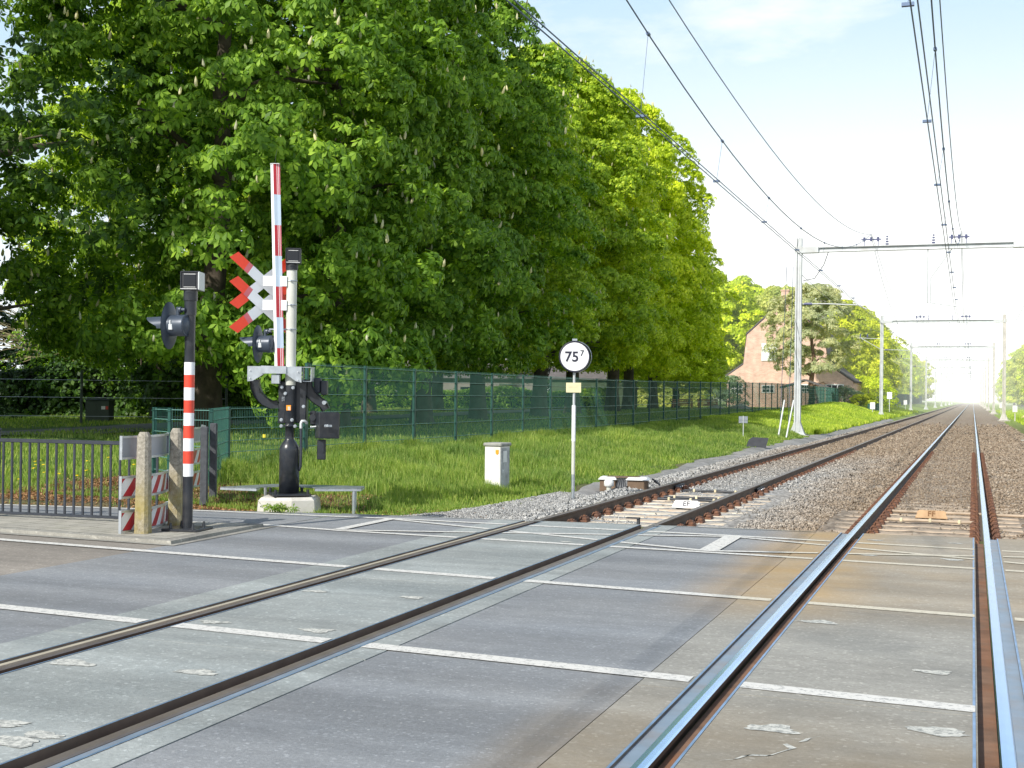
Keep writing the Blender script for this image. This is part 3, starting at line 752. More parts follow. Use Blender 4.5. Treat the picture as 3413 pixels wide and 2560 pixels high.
chevron((-10.32, 15.55, .0), ang2, 'plastic_post', 'red and white chevron boards on two dark plastic posts by the low green fence', 1.10, 1.15, .2, 0,
        [(.98, .19, False, 0), (.68, .20, True, 0), (.36, .20, True, 0)])

# ------------------------------------------------------------------ warning light (shared shape), local: faces -x
def warning_light(parent, c, s=1.0, lens='glass'):
    cx, cy, cz = c
    o = bpy.data.objects.new('warning_light', None)
    b = B()   # backboard: tall oval dish standing in the y-z plane
    n = 40; V = []; F = []
    def oval(a): return .20 * s * math.cos(a), .30 * s * math.sin(a)
    rings = [(1.0, .0), (.8, .018), (.5, .028)]
    for k_, dx in rings:
        for i in range(n):
            y, z = oval(2 * math.pi * i / n); V.append((cx - .02 * s + dx, cy + y * k_, cz + z * k_))
    for j in range(2):
        for i in range(n): F.append((j * n + i, j * n + (i + 1) % n, (j + 1) * n + (i + 1) % n, (j + 1) * n + i))
    F.append([2 * n + i for i in range(n)])
    b.add(V, F, 0, True); b.add([(x - .006, y, z) for x, y, z in V], [f[::-1] if not isinstance(f, list) else f[::-1] for f in F], 0, True)
    main = b.build('warning_light', 'lamp_grey', parent)
    q = B(); q.lathe([(.001, .255 * s), (.06 * s, .250 * s), (.105 * s, .235 * s), (.118 * s, .225 * s), (.122 * s, .235 * s), (.135 * s, .235 * s), (.138 * s, .215 * s), (.135 * s, .13 * s), (.135 * s, -.01)], (cx, cy, cz), (1, 0, 0), 28); q.build('lamp_housing', 'lamp_grey', main)
    q = B(); q.lathe([(.001, -.005), (.105 * s, -.005), (.105 * s, -.03)], (cx - .02 * s, cy, cz), (1, 0, 0), 24); q.build('lens', 'cross_red', main)
    q = B(); NN = 16; V = []; F = []
    for k in range(NN + 1):
        a = math.pi * (-.12 + 1.24 * k / NN); y, z = math.cos(a) * .12 * s, math.sin(a) * .12 * s
        ln = (.12 + .19 * max(0, math.sin(a)) ** .6) * s
        V += [(cx - .02 * s, cy + y, cz + z), (cx - .02 * s - ln, cy + y, cz + z * .9 + .0)]
    for k in range(NN): F.append((2 * k, 2 * k + 1, 2 * k + 3, 2 * k + 2))
    q.add(V, F, 0, True); q.build('hood', 'lamp_grey', main)
    q = B(); q.box((cx + .07 * s, cy - .12 * s, cz - .02), (.05, .03, .07), bev=.006); q.box((cx + .07 * s, cy - .135 * s, cz + .03), (.012, .012, .05)); q.build('latch', 'galv_pale', main)
    q = B(); q.cyl((cx + .10 * s, cy, cz + .11 * s), (cx + .10 * s, cy, cz + .235 * s), .022, n=12); q.cyl((cx + .10 * s, cy, cz + .20 * s), (cx + .20 * s, cy, cz + .20 * s), .020, n=12); q.cyl((cx + .12 * s, cy, cz + .20 * s), (cx + .15 * s, cy, cz + .20 * s), .034, n=12)
    q.build('bracket', 'lamp_grey', main)
    return main
simple('lamp_grey', (.055, .072, .10), .38, .15, .15, 5, .02)
def signal_box(parent, c, wx, front):
    """square sighting box with hood, opening towards -y"""
    o = B(); x, y, z = c; h = .2
    o.box((x, y + .14, z), (wx, .02, h), mi=0); o.box((x, y, z + h / 2), (wx, .22, .012)); o.box((x, y, z - h / 2), (wx, .22, .012))
    o.box((x - wx / 2, y, z), (.012, .22, h)); o.box((x + wx / 2, y, z), (.012, .22, h), mi=1 if front else 0)
    k = o.build('indicator_box', ['black_paint', 'galv_pale'], parent)
    q = B(); q.box((x, y - .095, z), (wx * .97, .012, h * .96), mi=1); q.box((x, y - .102, z), (wx * .66, .012, h * .66), mi=0); q.build('glass_face', ['glass', 'black_matt'], k)
    q = B(); q.box((x, y - .11, z + h * .36), (wx * .66, .006, .005)); q.box((x, y - .11, z - h * .36), (wx * .66, .006, .005)); q.box((x, y - .15, z - h * .47), (wx * .9, .006, .006)); q.build('trim', 'white_paint', k)
    return k

# striped signal post on the island
RZ = R(20.1)
t = thing('striped_signal_post', 'slim black post with red and white bands and a round warning light', 'signal post', (-8.22, 11.98, .042), RZ)
b = B(); b.box((0, 0, .015), (.42, .42, .03), mi=0, rz=R(-12), bev=.006)
for a in (45, 135, 225, 315): b.cyl((.19 * math.cos(R(a - 12)), .19 * math.sin(R(a - 12)), .03), (.19 * math.cos(R(a - 12)), .19 * math.sin(R(a - 12)), .09), .022, .012, n=8)
b.build('base_plate', 'black_paint', t)
b = B(); r_ = .0565; z0 = .03
lv = [(0.03, .60, 0)]; zz_ = .60
for k in range(9): lv.append((zz_, zz_ + .1415, 1 if k % 2 == 0 else 2)); zz_ += .1415
lv.append((zz_, 2.60, 0))
for a_, c_, mi in lv: b.cyl((0, 0, a_), (0, 0, c_), r_ + (.0012 if mi else 0), n=28, mi=mi, cap=False)
b.build('pole', ['black_paint', 'band_white', 'band_red'], t)
b = B(); b.cyl((0, 0, 2.40), (0, 0, 2.56), .066, n=28); b.cyl((0, 0, 2.56), (0, 0, 2.68), .077, n=28); b.build('collar', 'black_paint', t)
k = signal_box(t, (.01, .03, 2.78), .20, True); k.rotation_euler = (0, 0, R(-2))
w = warning_light(t, (0, 0, 0), .88); w.location = (-.21, -.02, 2.28); w.rotation_euler = (0, 0, R(-16))

# ------------------------------------------------------------------ barrier mast. local x = camera right, y = away
MZ = .17
def U(x): return (x - 1503) * .001675
t = thing('barrier_mast', 'tall black and cream crossing mast with raised barrier arm and crossed boards', 'crossing barrier', (-8.80, 15.2, 0), RZ)
b = B(); f0 = [(-.36, -.30), (.10, -.36), (.38, -.22), (.38, .30), (-.36, .34)]
V = [(x * 1.04, y * 1.04, -.05) for x, y in f0] + [(x, y, .13) for x, y in f0] + [(x * .9, y * .9, .17) for x, y in f0]
b.add(V, [(i, (i + 1) % 5, 5 + (i + 1) % 5, 5 + i) for i in range(5)] + [(5 + i, 5 + (i + 1) % 5, 10 + (i + 1) % 5, 10 + i) for i in range(5)] + [list(range(10, 15))]); b.build('foundation', 'concrete_pale', t)
b = B(); b.box((0, 0, .20), (.52, .52, .025), rz=R(20), bev=.005)
for a in (65, 155, 245, 335): b.cyl((.31 * math.cos(R(a)), .31 * math.sin(R(a)), .16), (.31 * math.cos(R(a)), .31 * math.sin(R(a)), .27), .02, .02, n=8)
b.build('base_plate', 'black_paint', t)
b = B(); b.lathe([(.001, .213), (.137, .213), (.137, .80), (.134, .84), (.10, .90), (.066, .945), (.062, .96), (.062, 1.12), (.09, 1.12), (.09, 1.15), (.062, 1.15), (.066, 1.17), (.075, 1.18), (.075, 1.69)], (0, 0, 0), n=32); b.build('lower_tube', 'black_paint', t)
b = B(); b.cyl((0, 0, 1.69), (0, 0, 3.27), .071, n=32); b.build('upper_tube', 'white_tube', t)
for z in (2.455, 2.79, 3.12):
    b = B(); b.lathe([(.071, z - .008), (.078, z - .008), (.078, z + .008), (.071, z + .008)], (0, 0, 0), n=28); b.box((.0, -.085, z), (.02, .03, .02)); b.build('clamp', 'galv', t)
b = B(); b.cyl((0, 0, 3.27), (0, 0, 3.36), .084, n=28); b.build('collar', 'black_matt', t)
k = signal_box(t, (.02, .02, 3.46), .20, False); k.rotation_euler = (0, 0, R(8))
# drive housing behind and around the lower tube
b = B(); b.box((-.085, .06, 1.45), (.16, .12, .58), bev=.012); b.build('drive_housing', 'black_paint', t)
b = B(); b.box((.13, .12, 1.47), (.17, .16, .60), bev=.012); b.build('drive_housing', 'black_paint', t)
b = B()
for (x, z) in [(U(1442), 1.66), (U(1533), 1.655), (U(1470), 1.575), (U(1440), 1.215), (U(1527), 1.215), (U(1440), 1.13), (U(1553), 1.13), (U(1620), 1.40)]:
    b.cyl((x, -.095, z), (x, -.06, z), .016, n=8); b.cyl((x, -.075, z), (x, -.068, z), .024, n=10)
b.build('bolts', 'galv', t)
b = B(); b.box((-.005, -.085, 1.38), (.062, .006, .072)); o = b.build('label_plate', 'orange', t)
b = B()
for k in range(5): b.box((-.001 + .003, -.0895, 1.392 - .010 * k), (.034, .002, .0045))
b.build('label_print', 'band_white', o)
for j, s_ in enumerate(('0131', '0814')):
    text_mesh('stamped_number', s_, .03, 'galv', t, (-.085 - .022 * j, -.004, 1.50), (R(90), R(90), 0), .001)
b = B(); b.tube([(U(1640), .02, 1.17), (U(1625), -.02, 1.20), (U(1605), -.03, 1.20), (U(1597), -.03, 1.17), (U(1597), -.03, 1.10)], .021, 10); b.build('hose_elbow', 'galv_pale', t)
b = B(); b.tube([(U(1597), -.03, 1.12), (U(1600), -.03, .8), (U(1597), -.03, .58), (U(1585), -.02, .53), (U(1570), .0, .52)], .020, 10); b.build('cable_pipe', 'rail_paint', t)
# galvanised yoke
b = B()
xl, xm0, xm1, xr = U(1168), U(1310), U(1475), U(1608)
b.prism([(xl, 1.735), (xl + .075, 1.745), (xm0, 1.845), (xm1, 1.845), (xr - .075, 1.745), (xr, 1.725), (xr, 1.935), (xl, 1.935)], (0, -.15, 0), (1, 0, 0), (0, 0, 1), -.012)
b.prism([(U(1280), 1.845), (U(1485), 1.845), (U(1485), 1.945), (U(1280), 1.95)], (0, -.172, 0), (1, 0, 0), (0, 0, 1), -.012)
b.box(((xl + xr) / 2, .0, 1.938), (xr - xl, .30, .010)); b.box((xr + .055, .10, 1.938), (.12, .30, .008), rz=0)
b.box((xr + .11, .10, 1.84), (.010, .26, .19)); b.box((xr + .055, .10, 1.745), (.11, .26, .010)); b.box((xr + .002, .0, 1.84), (.010, .10, .19))
b.box((U(1395), -.10, 1.77), (.112, .09, .13), bev=.006)
b.build('yoke', 'galv', t)
b = B()
for (x, z) in [(U(1190), 1.885), (U(1190), 1.78), (U(1580), 1.87), (U(1580), 1.76)]: b.cyl((x, -.17, z), (x, -.148, z), .009, n=8)
b.build('yoke_bolts', 'galv_pale', t)
# curved counterweight arms
def curved_arm(pts, w0, w1, y0, th):
    b = B(); n_ = len(pts); L_, R_ = [], []
    for i, (x, z) in enumerate(pts):
        x2, z2 = pts[min(i + 1, n_ - 1)]; x1, z1 = pts[max(i - 1, 0)]; dx, dz = x2 - x1, z2 - z1; l_ = math.hypot(dx, dz)
        w_ = w0 + (w1 - w0) * i / (n_ - 1); L_.append((x - dz / l_ * w_, z + dx / l_ * w_)); R_.append((x + dz / l_ * w_, z - dx / l_ * w_))
    for i in range(n_ - 1):
        for (y_, th_) in ((y0, th),):
            b.prism([L_[i], R_[i], R_[i + 1], L_[i + 1]], (0, y_, 0), (1, 0, 0), (0, 0, 1), -.02)
        for side in (L_, R_):
            (xa, za), (xb, zb) = side[i], side[i + 1]
            b.add([(xa, y0 - th / 2, za), (xb, y0 - th / 2, zb), (xb, y0 + th / 2, zb), (xa, y0 + th / 2, za)], [(0, 1, 2, 3)], 0, True)
            b.add([(xa * 1.0, y0 - th / 2, za - .010), (xb, y0 - th / 2, zb - .010), (xb, y0 + th / 2, zb - .010), (xa, y0 + th / 2, za - .010)], [(3, 2, 1, 0)], 0, True)
    return b
pL = [(U(1210), 1.76), (U(1215), 1.66), (U(1240), 1.56), (U(1290), 1.47), (U(1350), 1.42), (U(1400), 1.43)]
curved_arm(pL, .062, .055, .02, .12).build('counterweight_arm', 'black_paint', t)
pR = [(U(1625), 1.76), (U(1635), 1.66), (U(1670), 1.56), (U(1720), 1.49), (U(1765), 1.44), (U(1790), 1.36)]
curved_arm(pR, .070, .055, .10, .12).build('counterweight_arm', 'black_paint', t)
b = B(); b.cyl((U(1782), -.02, 1.455), (U(1782), .08, 1.455), .028, n=12); b.build('pivot_bolt', 'galv', t)
b = B(); b.box((U(1688), .10, 1.24), (.09, .12, .20), bev=.02); b.cyl((U(1690), -.02, 1.25), (U(1690), .1, 1.25), .045, n=16); b.build('crank', 'black_paint', t)
b = B(); b.box((U(1808), .02, 1.145), (.30, .17, .36), rz=R(28), bev=.012); o = b.build('counterweight', 'black_paint', t)
b = B(); b.box((U(1825), -.105, 1.14), (.11, .012, .03), rz=R(28)); b.cyl((U(1822), -.15, 1.145), (U(1822), -.08, 1.145), .018, n=10); b.build('clamp_bolt', 'galv', o)
b = B(); b.cyl((U(1680), -.06, 1.12), (U(1725), -.06, 1.13), .010, n=8); b.cyl((U(1680), -.06, 1.12), (U(1686), -.06, 1.121), .02, n=8); b.build('setting_screw', 'galv_pale', t)
b = B(); b.box((U(1762), .03, .81), (.122, .03, .28), bev=.012); b.box((U(1775), .01, .85), (.026, .02, .16)); b.build('slotted_bar', 'black_paint', t)
b = B(); b.box((U(1700), .30, 1.69), (.10, .16, .22), bev=.02); b.box((U(1757), .30, 1.66), (.085, .16, .20), bev=.01); b.build('motor_box', 'rail_paint', t)
# raised barrier arm: deep striped face and narrow white edge
t_arm = None
simple('arm_skylit_white', (.52, .63, .76), .3, 0, .05, 4)  # white faces, reflected sky blue put into the colour
b = B(); z = 1.93; top = 4.715; lev = [1.93, 1.985 + .0]; st = []
zt = top; i_ = 0
while zt > 1.95: st.append((max(1.95, zt - .42), zt, i_ % 2)); zt -= .42; i_ += 1
def ax(z): return U(1419) - .034 * (z - 1.95)      # slight lean to the left
for (a_, c_, w_) in st:
    for (x0, x1, mi) in ((-.062, -.022, 1), (-.022, .020, 0 if w_ == 0 else 2), (.020, .026, 3 if w_ == 0 else 2), (.026, .040, 0 if w_ == 0 else 2), (.040, .046, 3 if w_ == 0 else 2), (.046, .064, 4 if w_ == 0 else 2)):
        f = lambda x: -.11 + (.0 if x < -.021 else .012) + (0.55 * (abs(x + .022)) if x < -.021 else .30 * (x + .022))
        b.add([(ax(a_) + x0, f(x0), a_), (ax(a_) + x1, f(x1), a_), (ax(c_) + x1, f(x1), c_), (ax(c_) + x0, f(x0), c_)], [(0, 1, 2, 3)], mi)
    b.add([(ax(a_) + .064, -.07, a_), (ax(a_) - .062, -.07, a_), (ax(c_) - .062, -.07, c_), (ax(c_) + .064, -.07, c_)], [(0, 1, 2, 3)], 1)
b.box((ax(top), -.09, top), (.124, .05, .006), mi=1)
b.build('barrier_arm', ['deep_red', 'band_white', 'arm_skylit_white', 'band_white', 'cross_shade_pink'], t)
b = B(); b.tube([(ax(top), -.09, top), (ax(top) + .01, -.09, top + .12), (ax(top) + .03, -.09, top + .2)], .003, 5); b.build('aerial', 'black_matt', t)
# St Andrew's crosses (two stacked), turned towards the road on the left
CU = .5
cr = bpy.data.objects.new('crossed_boards', None)
def cross(zc):
    # board frame: s runs along the sign plane; the left end is nearer to us
    sx, sy = .78, .50
    b = B(); hw = .072; L1 = .56
    def Pt(s, h, d=0): return (-.395 + s * sx, .06 + s * sy + d, zc + h)
    for sg, off in ((1, 0.0), (-1, -.016)):
        for (s0, s1, mi) in ((-1.0, -.60, 1), (-.60, -.46, 3), (-.46, .46, 0), (.46, .60, 3), (.60, 1.0, 1)):
            q = []
            a = R(37) * sg
            dx, dz = math.cos(a), math.sin(a); nx_, nz_ = -dz, dx
            c = []
            for (s, n_) in ((s0, -1), (s1, -1), (s1, 1), (s0, 1)):
                ss = s * L1
                if abs(s) == 1.0: ss += (-.05 if s < 0 else .05) * (1 if (n_ * sg * s) < 0 else -.2)
                c.append((ss * dx + n_ * hw * nx_, ss * dz + n_ * hw * nz_))
            vs = [Pt(u, v, off) for u, v in c] + [Pt(u, v, off + .012) for u, v in c]
            b.add(vs, [(0, 1, 2, 3), (7, 6, 5, 4)], mi)
            b.add(vs, [(i, (i + 1) % 4, 4 + (i + 1) % 4, 4 + i) for i in range(4)], 2 if (mi == 1 and s0 < 0) else mi)  # left end edges: sunlight on the red painted as orange
    return b.build('crossed_board', ['cross_white', 'cross_red', 'sunlit_edge', 'cross_shade_pink'], t)
simple('arm_skylit_white', (.52, .63, .76), .3, 0, .05, 4); simple('cross_white', (.68, .72, .78), .4, 0, .05, 4); simple('sunlit_edge', (.95, .18, .05), .4)
c1 = cross(3.11); c2 = cross(2.78)
for z in (3.11, 2.78):
    b = B(); b.box((-.215, -.055, z), (.33, .05, .14), bev=.004); b.build('board_bracket', 'band_white', t)
w = warning_light(t, (0, 0, 0), .86); w.location = (-.43, -.02, 2.25); w.rotation_euler = (0, 0, R(-14))
b = B(); b.cyl((-.30, -.02, 2.45), (-.07, 0, 2.455), .014, n=10); b.build('light_arm', 'galv', t)
# weeds at the foundation
# service platform
t = thing('service_platform', 'low grey galvanised platform around the foot of the barrier mast', 'platform', (-8.80, 15.2, 0), RZ)
b = B(); b.prism([(-.95, -.05), (-.42, -.22), (-.42, .05), (-.30, .16), (-.10, .22), (.12, .2), (.36, .02), (.36, -.12), (.98, -.02), (.98, .42), (-.35, .62)], (0, 0.08, .27), (1, 0, 0), (0, 1, 0), .012)
def kick(p, q): b.add([(p[0], p[1] + .08, .243), (q[0], q[1] + .08, .243), (q[0], q[1] + .08, .281), (p[0], p[1] + .08, .281)], [(0, 1, 2, 3)])
kick((-.95, -.05), (-.42, -.22)); kick((.36, -.12), (.98, -.02)); kick((-.42, -.22), (-.42, .05)); kick((.98, -.02), (.98, .42))
b.build('deck', 'galv', t)
for (x, y) in ((.88, .02), (.85, .42), (-.45, .6)):
    b = B(); b.cyl((x, y + .05, -.1), (x, y + .05, .27), .022, n=10); b.build('leg', 'galv', t)

# ------------------------------------------------------------------ kilometre sign
t = thing('kilometre_sign', 'round white kilometre sign reading 75 7 on a slim post', 'kilometre sign', (-6.25, 20.1, -.12), RZ)
b = B(); b.cyl((0, 0, 0), (0, 0, .40), .030, n=16, mi=0); b.cyl((0, 0, .40), (0, 0, .95), .031, n=16, mi=1); b.cyl((0, 0, .95), (0, 0, 1.55), .034, n=16, mi=2); b.cyl((0, 0, 1.55), (0, 0, 2.42), .022, n=16, mi=3)
b.build('post', ['galv', 'white_tube', 'band_white', 'mast_steel'], t)
SR = .262; SZ = 2.36
b = B(); b.lathe([(.001, 0), (SR * .91, 0), (SR * .91, -.004), (SR, -.004), (SR, .03), (SR * .96, .045), (.001, .045)], (0, -.07, SZ), (0, 1, 0), 48); d = b.build('disc', 'text_dark', t)
b = B(); b.lathe([(.001, 0), (SR * .9, 0), (SR * .9, .004)], (0, -.0765, SZ), (0, 1, 0), 48, 0, False); b.build('disc_face', 'band_white', d)
b = B(); b.lathe([(SR * .97, .06), (SR * 1.0, .06), (SR * 1.0, .075), (SR * .97, .075)], (.03, -.06, SZ), (0, 1, 0), 48); b.box((0, -.03, SZ + SR + .02), (.08, .06, .035)); b.build('rear_ring', 'galv', t)
text_mesh('numerals', '75', .235, 'text_dark', d, (-.048, -.08, SZ - .008), (R(90), 0, 0), .001, bold=.005)
text_mesh('raised_numeral', '7', .135, 'text_dark', d, (.122, -.08, SZ + .055), (R(90), 0, 0), .001, bold=.002)
b = B(); b.box((-.01, -.035, 1.845), (.25, .006, .165), bev=.002); o = b.build('yellow_plate', 'plate_yellow', t)
b = B()
for zz_ in (.03, .0): b.box((-.01, -.0395, 1.845 + zz_), (.16, .002, .014))
b.build('faded_print', 'orange_faint', o) if 'orange_faint' in M else b.build('faded_print', 'clip_yellow', o)

# cabinet in the grass
t = thing('track_cabinet', 'grimy white relay cabinet marked H standing in the grass', 'cabinet', (-7.85, 20.75, -.07), R(-4))
b = B(); b.box((.0, 0, .36), (.30, .40, .80), bev=.008); b.build('body', 'cabinet_white', t)
b = B(); b.box((0, 0, .79), (.35, .45, .06), bev=.015); b.build('lid', 'cabinet_lid', t)
b = B(); b.box((.1525, 0, .37), (.008, .36, .72), bev=.002); d = b.build('door', 'cabinet_grey', t)
b = B(); b.box((.158, -.02, .58), (.004, .15, .20)); b.build('notice', 'white_paint', d)
text_mesh('lettering', 'H', .10, 'band_white', d, (.1585, -.09, .33), (R(90), 0, R(90)), .001, bold=.002)
b = B(); b.prism([(.06, .70), (.12, .70), (.12, .64), (.09, .61), (.06, .64)], (0, -.2025, 0), (1, 0, 0), (0, 0, 1), .003); b.build('warning_label', 'orange', t)
b = B(); b.box((0, 0, -.06), (.36, .44, .08)); b.build('plinth', 'concrete', t)

# impedance bonds beside the track
t = thing('track_connection_box', 'low brown track box with two white lids and bundled cables beside the left rail', 'track box', (-6.0, 22.4, -.16), R(8))
for s_, w_ in ((-1, .34), (1, .42)):
    b = B(); b.box((s_ * .27, 0, .12), (w_ * .85, .34, .22), bev=.01); k = b.build('housing', 'box_brown', t)
    b = B(); b.box((s_ * .27, 0, .25), (w_, .42, .055), bev=.01, taper=.82); b.build('lid', 'white_paint', k)
b = B(); b.box((0, .05, .27), (.6, .3, .02)); b.build('bridge_plate', 'box_brown', t)
for k in range(5):
    b = B(); x = -.06 + .03 * k; b.tube([(x, -.10, .26), (x - .01, -.2, .2), (x + .02 * k - .05, -.24, .08), (x + .12 * (k - 2), -.34, .01), (x + .25 * (k - 2.2), -.42, .0)], .012, 7); b.build('cable', 'cable', t)
b = B(); b.tube([(.55, .1, .2), (.66, .05, .15), (.68, -.05, .08), (.6, -.15, .03), (.5, -.25, .0)], .016, 7); b.tube([(.52, .1, .24), (.62, .0, .2), (.7, -.1, .1), (.6, -.2, .02)], .016, 7); b.build('cable', 'cable', t)
t = thing('marker_stub', 'short white capped stub post in front of the track box', 'marker post', (-6.12, 21.85, -.17))
b = B(); b.cyl((0, 0, 0), (0, 0, .16), .045, n=16); b.build('post', 'white_tube', t)
b = B(); b.lathe([(.001, .27), (.05, .265), (.085, .24), (.09, .16), (.07, .14)], (0, 0, 0), n=20); b.build('cap', 'white_paint', t)

# small items farther up
t = thing('rubber_mat', 'black rubber flap lying against the ballast below the stay wires', 'mat', (-6.72, 42.5, -.16), R(10)); t.scale = (.6, .6, .6)
b = B(); b.prism([(-.75, 0), (.35, .0), (.55, .95), (-.35, 1.0), (-.55, .8)], (0, 0, 0), (1, 0, 0), (0, .75, .66), .04); b.build('flap', 'mat_black', t)
t = thing('small_sign', 'small grey sign seen from behind on a thin stake in the grass', 'sign', (-8.15, 47.8, -.05), RZ)
b = B(); b.cyl((0, 0, 0), (0, 0, .95), .018, n=8); b.build('stake', 'galv_pale', t)
b = B(); b.box((0, .02, .80), (.34, .012, .26), bev=.01); b.box((0, .006, .80), (.34, .012, .02)); b.build('plate', 'back_grey', t)
b = B(); tag(b.tube([(-8.2, 59.5, 7.7), (-7.55, 53.2, .3)], .012, 6).build('stay_wire', 'wire'), 'left of two thin stay wires leaning to the first portal mast', 'stay wire', 'stay wires')
b = B(); tag(b.tube([(-7.9, 59.5, 7.7), (-7.2, 53.2, .3)], .012, 6).build('stay_wire', 'wire'), 'right of two thin stay wires leaning to the first portal mast', 'stay wire', 'stay wires')
for x0, x1, l in ((-7.72, -7.5, 'left'), (-7.4, -7.12, 'right')):
    b = B(); b.cyl((x0 + .16, 52.6, -.25), (x1 + .1, 53.4, 1.5), .035, n=8)
    tag(b.build('stay_guard', 'galv_pale'), '%s white guard tube at the foot of the stay wires' % l, 'guard tube', 'guard tubes')

# ------------------------------------------------------------------ mesh fences
FENCE_X = -12.2
def make_panel(L, h, step, wv=.0045):
    b = B(); n_ = int(L / step)
    for k in range(n_ + 1): b.box((k * L / n_, 0, h / 2), (wv, wv, h + .03))
    for r in (.03, .2, .37, .53, .70, .86, .985):
        b.box((L / 2, -.008, h * r), (L, .007, .011), mi=1); b.box((L / 2, .008, h * r), (L, .007, .011), mi=1)
    me = bpy.data.meshes.new('mesh_panel'); me.from_pydata(b.v, [], b.f); me.materials.append(M['fence_wire']); me.materials.append(M['fence_rod']); me.polygons.foreach_set('material_index', b.m); me.update(); return me
def make_fpost(h, w=.06):
    b = B(); b.box((0, 0, h / 2), (w, w, h + .02), bev=.006); b.box((0, 0, h + .02), (w * 1.08, w * 1.08, .02), bev=.005)
    for r in (.2, .37, .53, .70, .86, .985): b.box((-.005, -.01, h * r), (w * 1.25, w * 1.1, .012))
    me = bpy.data.meshes.new('fence_post'); me.from_pydata(b.v, [], b.f); me.materials.append(M['fence_green']); me.update(); return me
def fence(name, label, pts, h, step, zf, wv=.0045, L=None, group=None):
    t = thing(name, label, 'fence', (pts[0][0], pts[0][1], 0), 0, group)
    pms = {}; qm = make_fpost(h + .02)
    ox, oy = pts[0]
    for k, (x, y) in enumerate(pts):
        o = bpy.data.objects.new('fence_post', qm); COL.objects.link(o); o.parent = t; o.location = (x - ox, y - oy, zf(x, y))
        if k < len(pts) - 1:
            x2, y2 = pts[k + 1]; d = math.hypot(x2 - x, y2 - y); o.rotation_euler = (0, 0, math.atan2(y2 - y, x2 - x))
            z1, z2 = zf(x, y), zf(x2, y2)
            dk = round(d, 1)
            if dk not in pms: pms[dk] = make_panel(dk, h, step, wv)
            a = bpy.data.objects.new('mesh_panel', pms[dk]); COL.objects.link(a); a.parent = t
            a.location = (x - ox, y - oy, (z1 + z2) / 2 + .04); a.rotation_euler = (0, 0, math.atan2(y2 - y, x2 - x)); a.scale = (d / dk, 1, 1)
    return t
FH = lambda x, y: .10 + .42 * float(sstep((y - 35) / 60))
fence('mesh_fence', 'tall green wire mesh fence running along the bank beside the track', [(FENCE_X, 21.7 + 2.52 * k) for k in range(42)], 2.02, .05, FH, .0042, 2.52)
fence('mesh_fence', 'low green wire mesh fence beside the chevron boards on dark posts', [(-12.6, 17.4), (-12.05, 17.05), (-11.25, 17.0), (-12.35, 19.2), (-12.2, 21.64)], 1.25, .05, lambda x, y: .02, .0045, 2.5)
fence('mesh_fence', 'distant green mesh fence beyond the second mast', [(-12.2, 150 + 4 * k) for k in range(48)], 2.0, .25, lambda x, y: .5, .03, 4)
fence('mesh_fence', 'short low green mesh fence beside the second mast', [(-8.9, 118 + 2.5 * k) for k in range(9)], 1.2, .1, lambda x, y: -.1, .012, 2.5)
t = thing('fence_tag', 'small yellow tag hanging on the low green fence', 'tag', (-12.28, 20.3, .78))
b = B(); b.box((0, -.02, 0), (.06, .01, .06)); b.build('tag_plate', 'yellow', t)

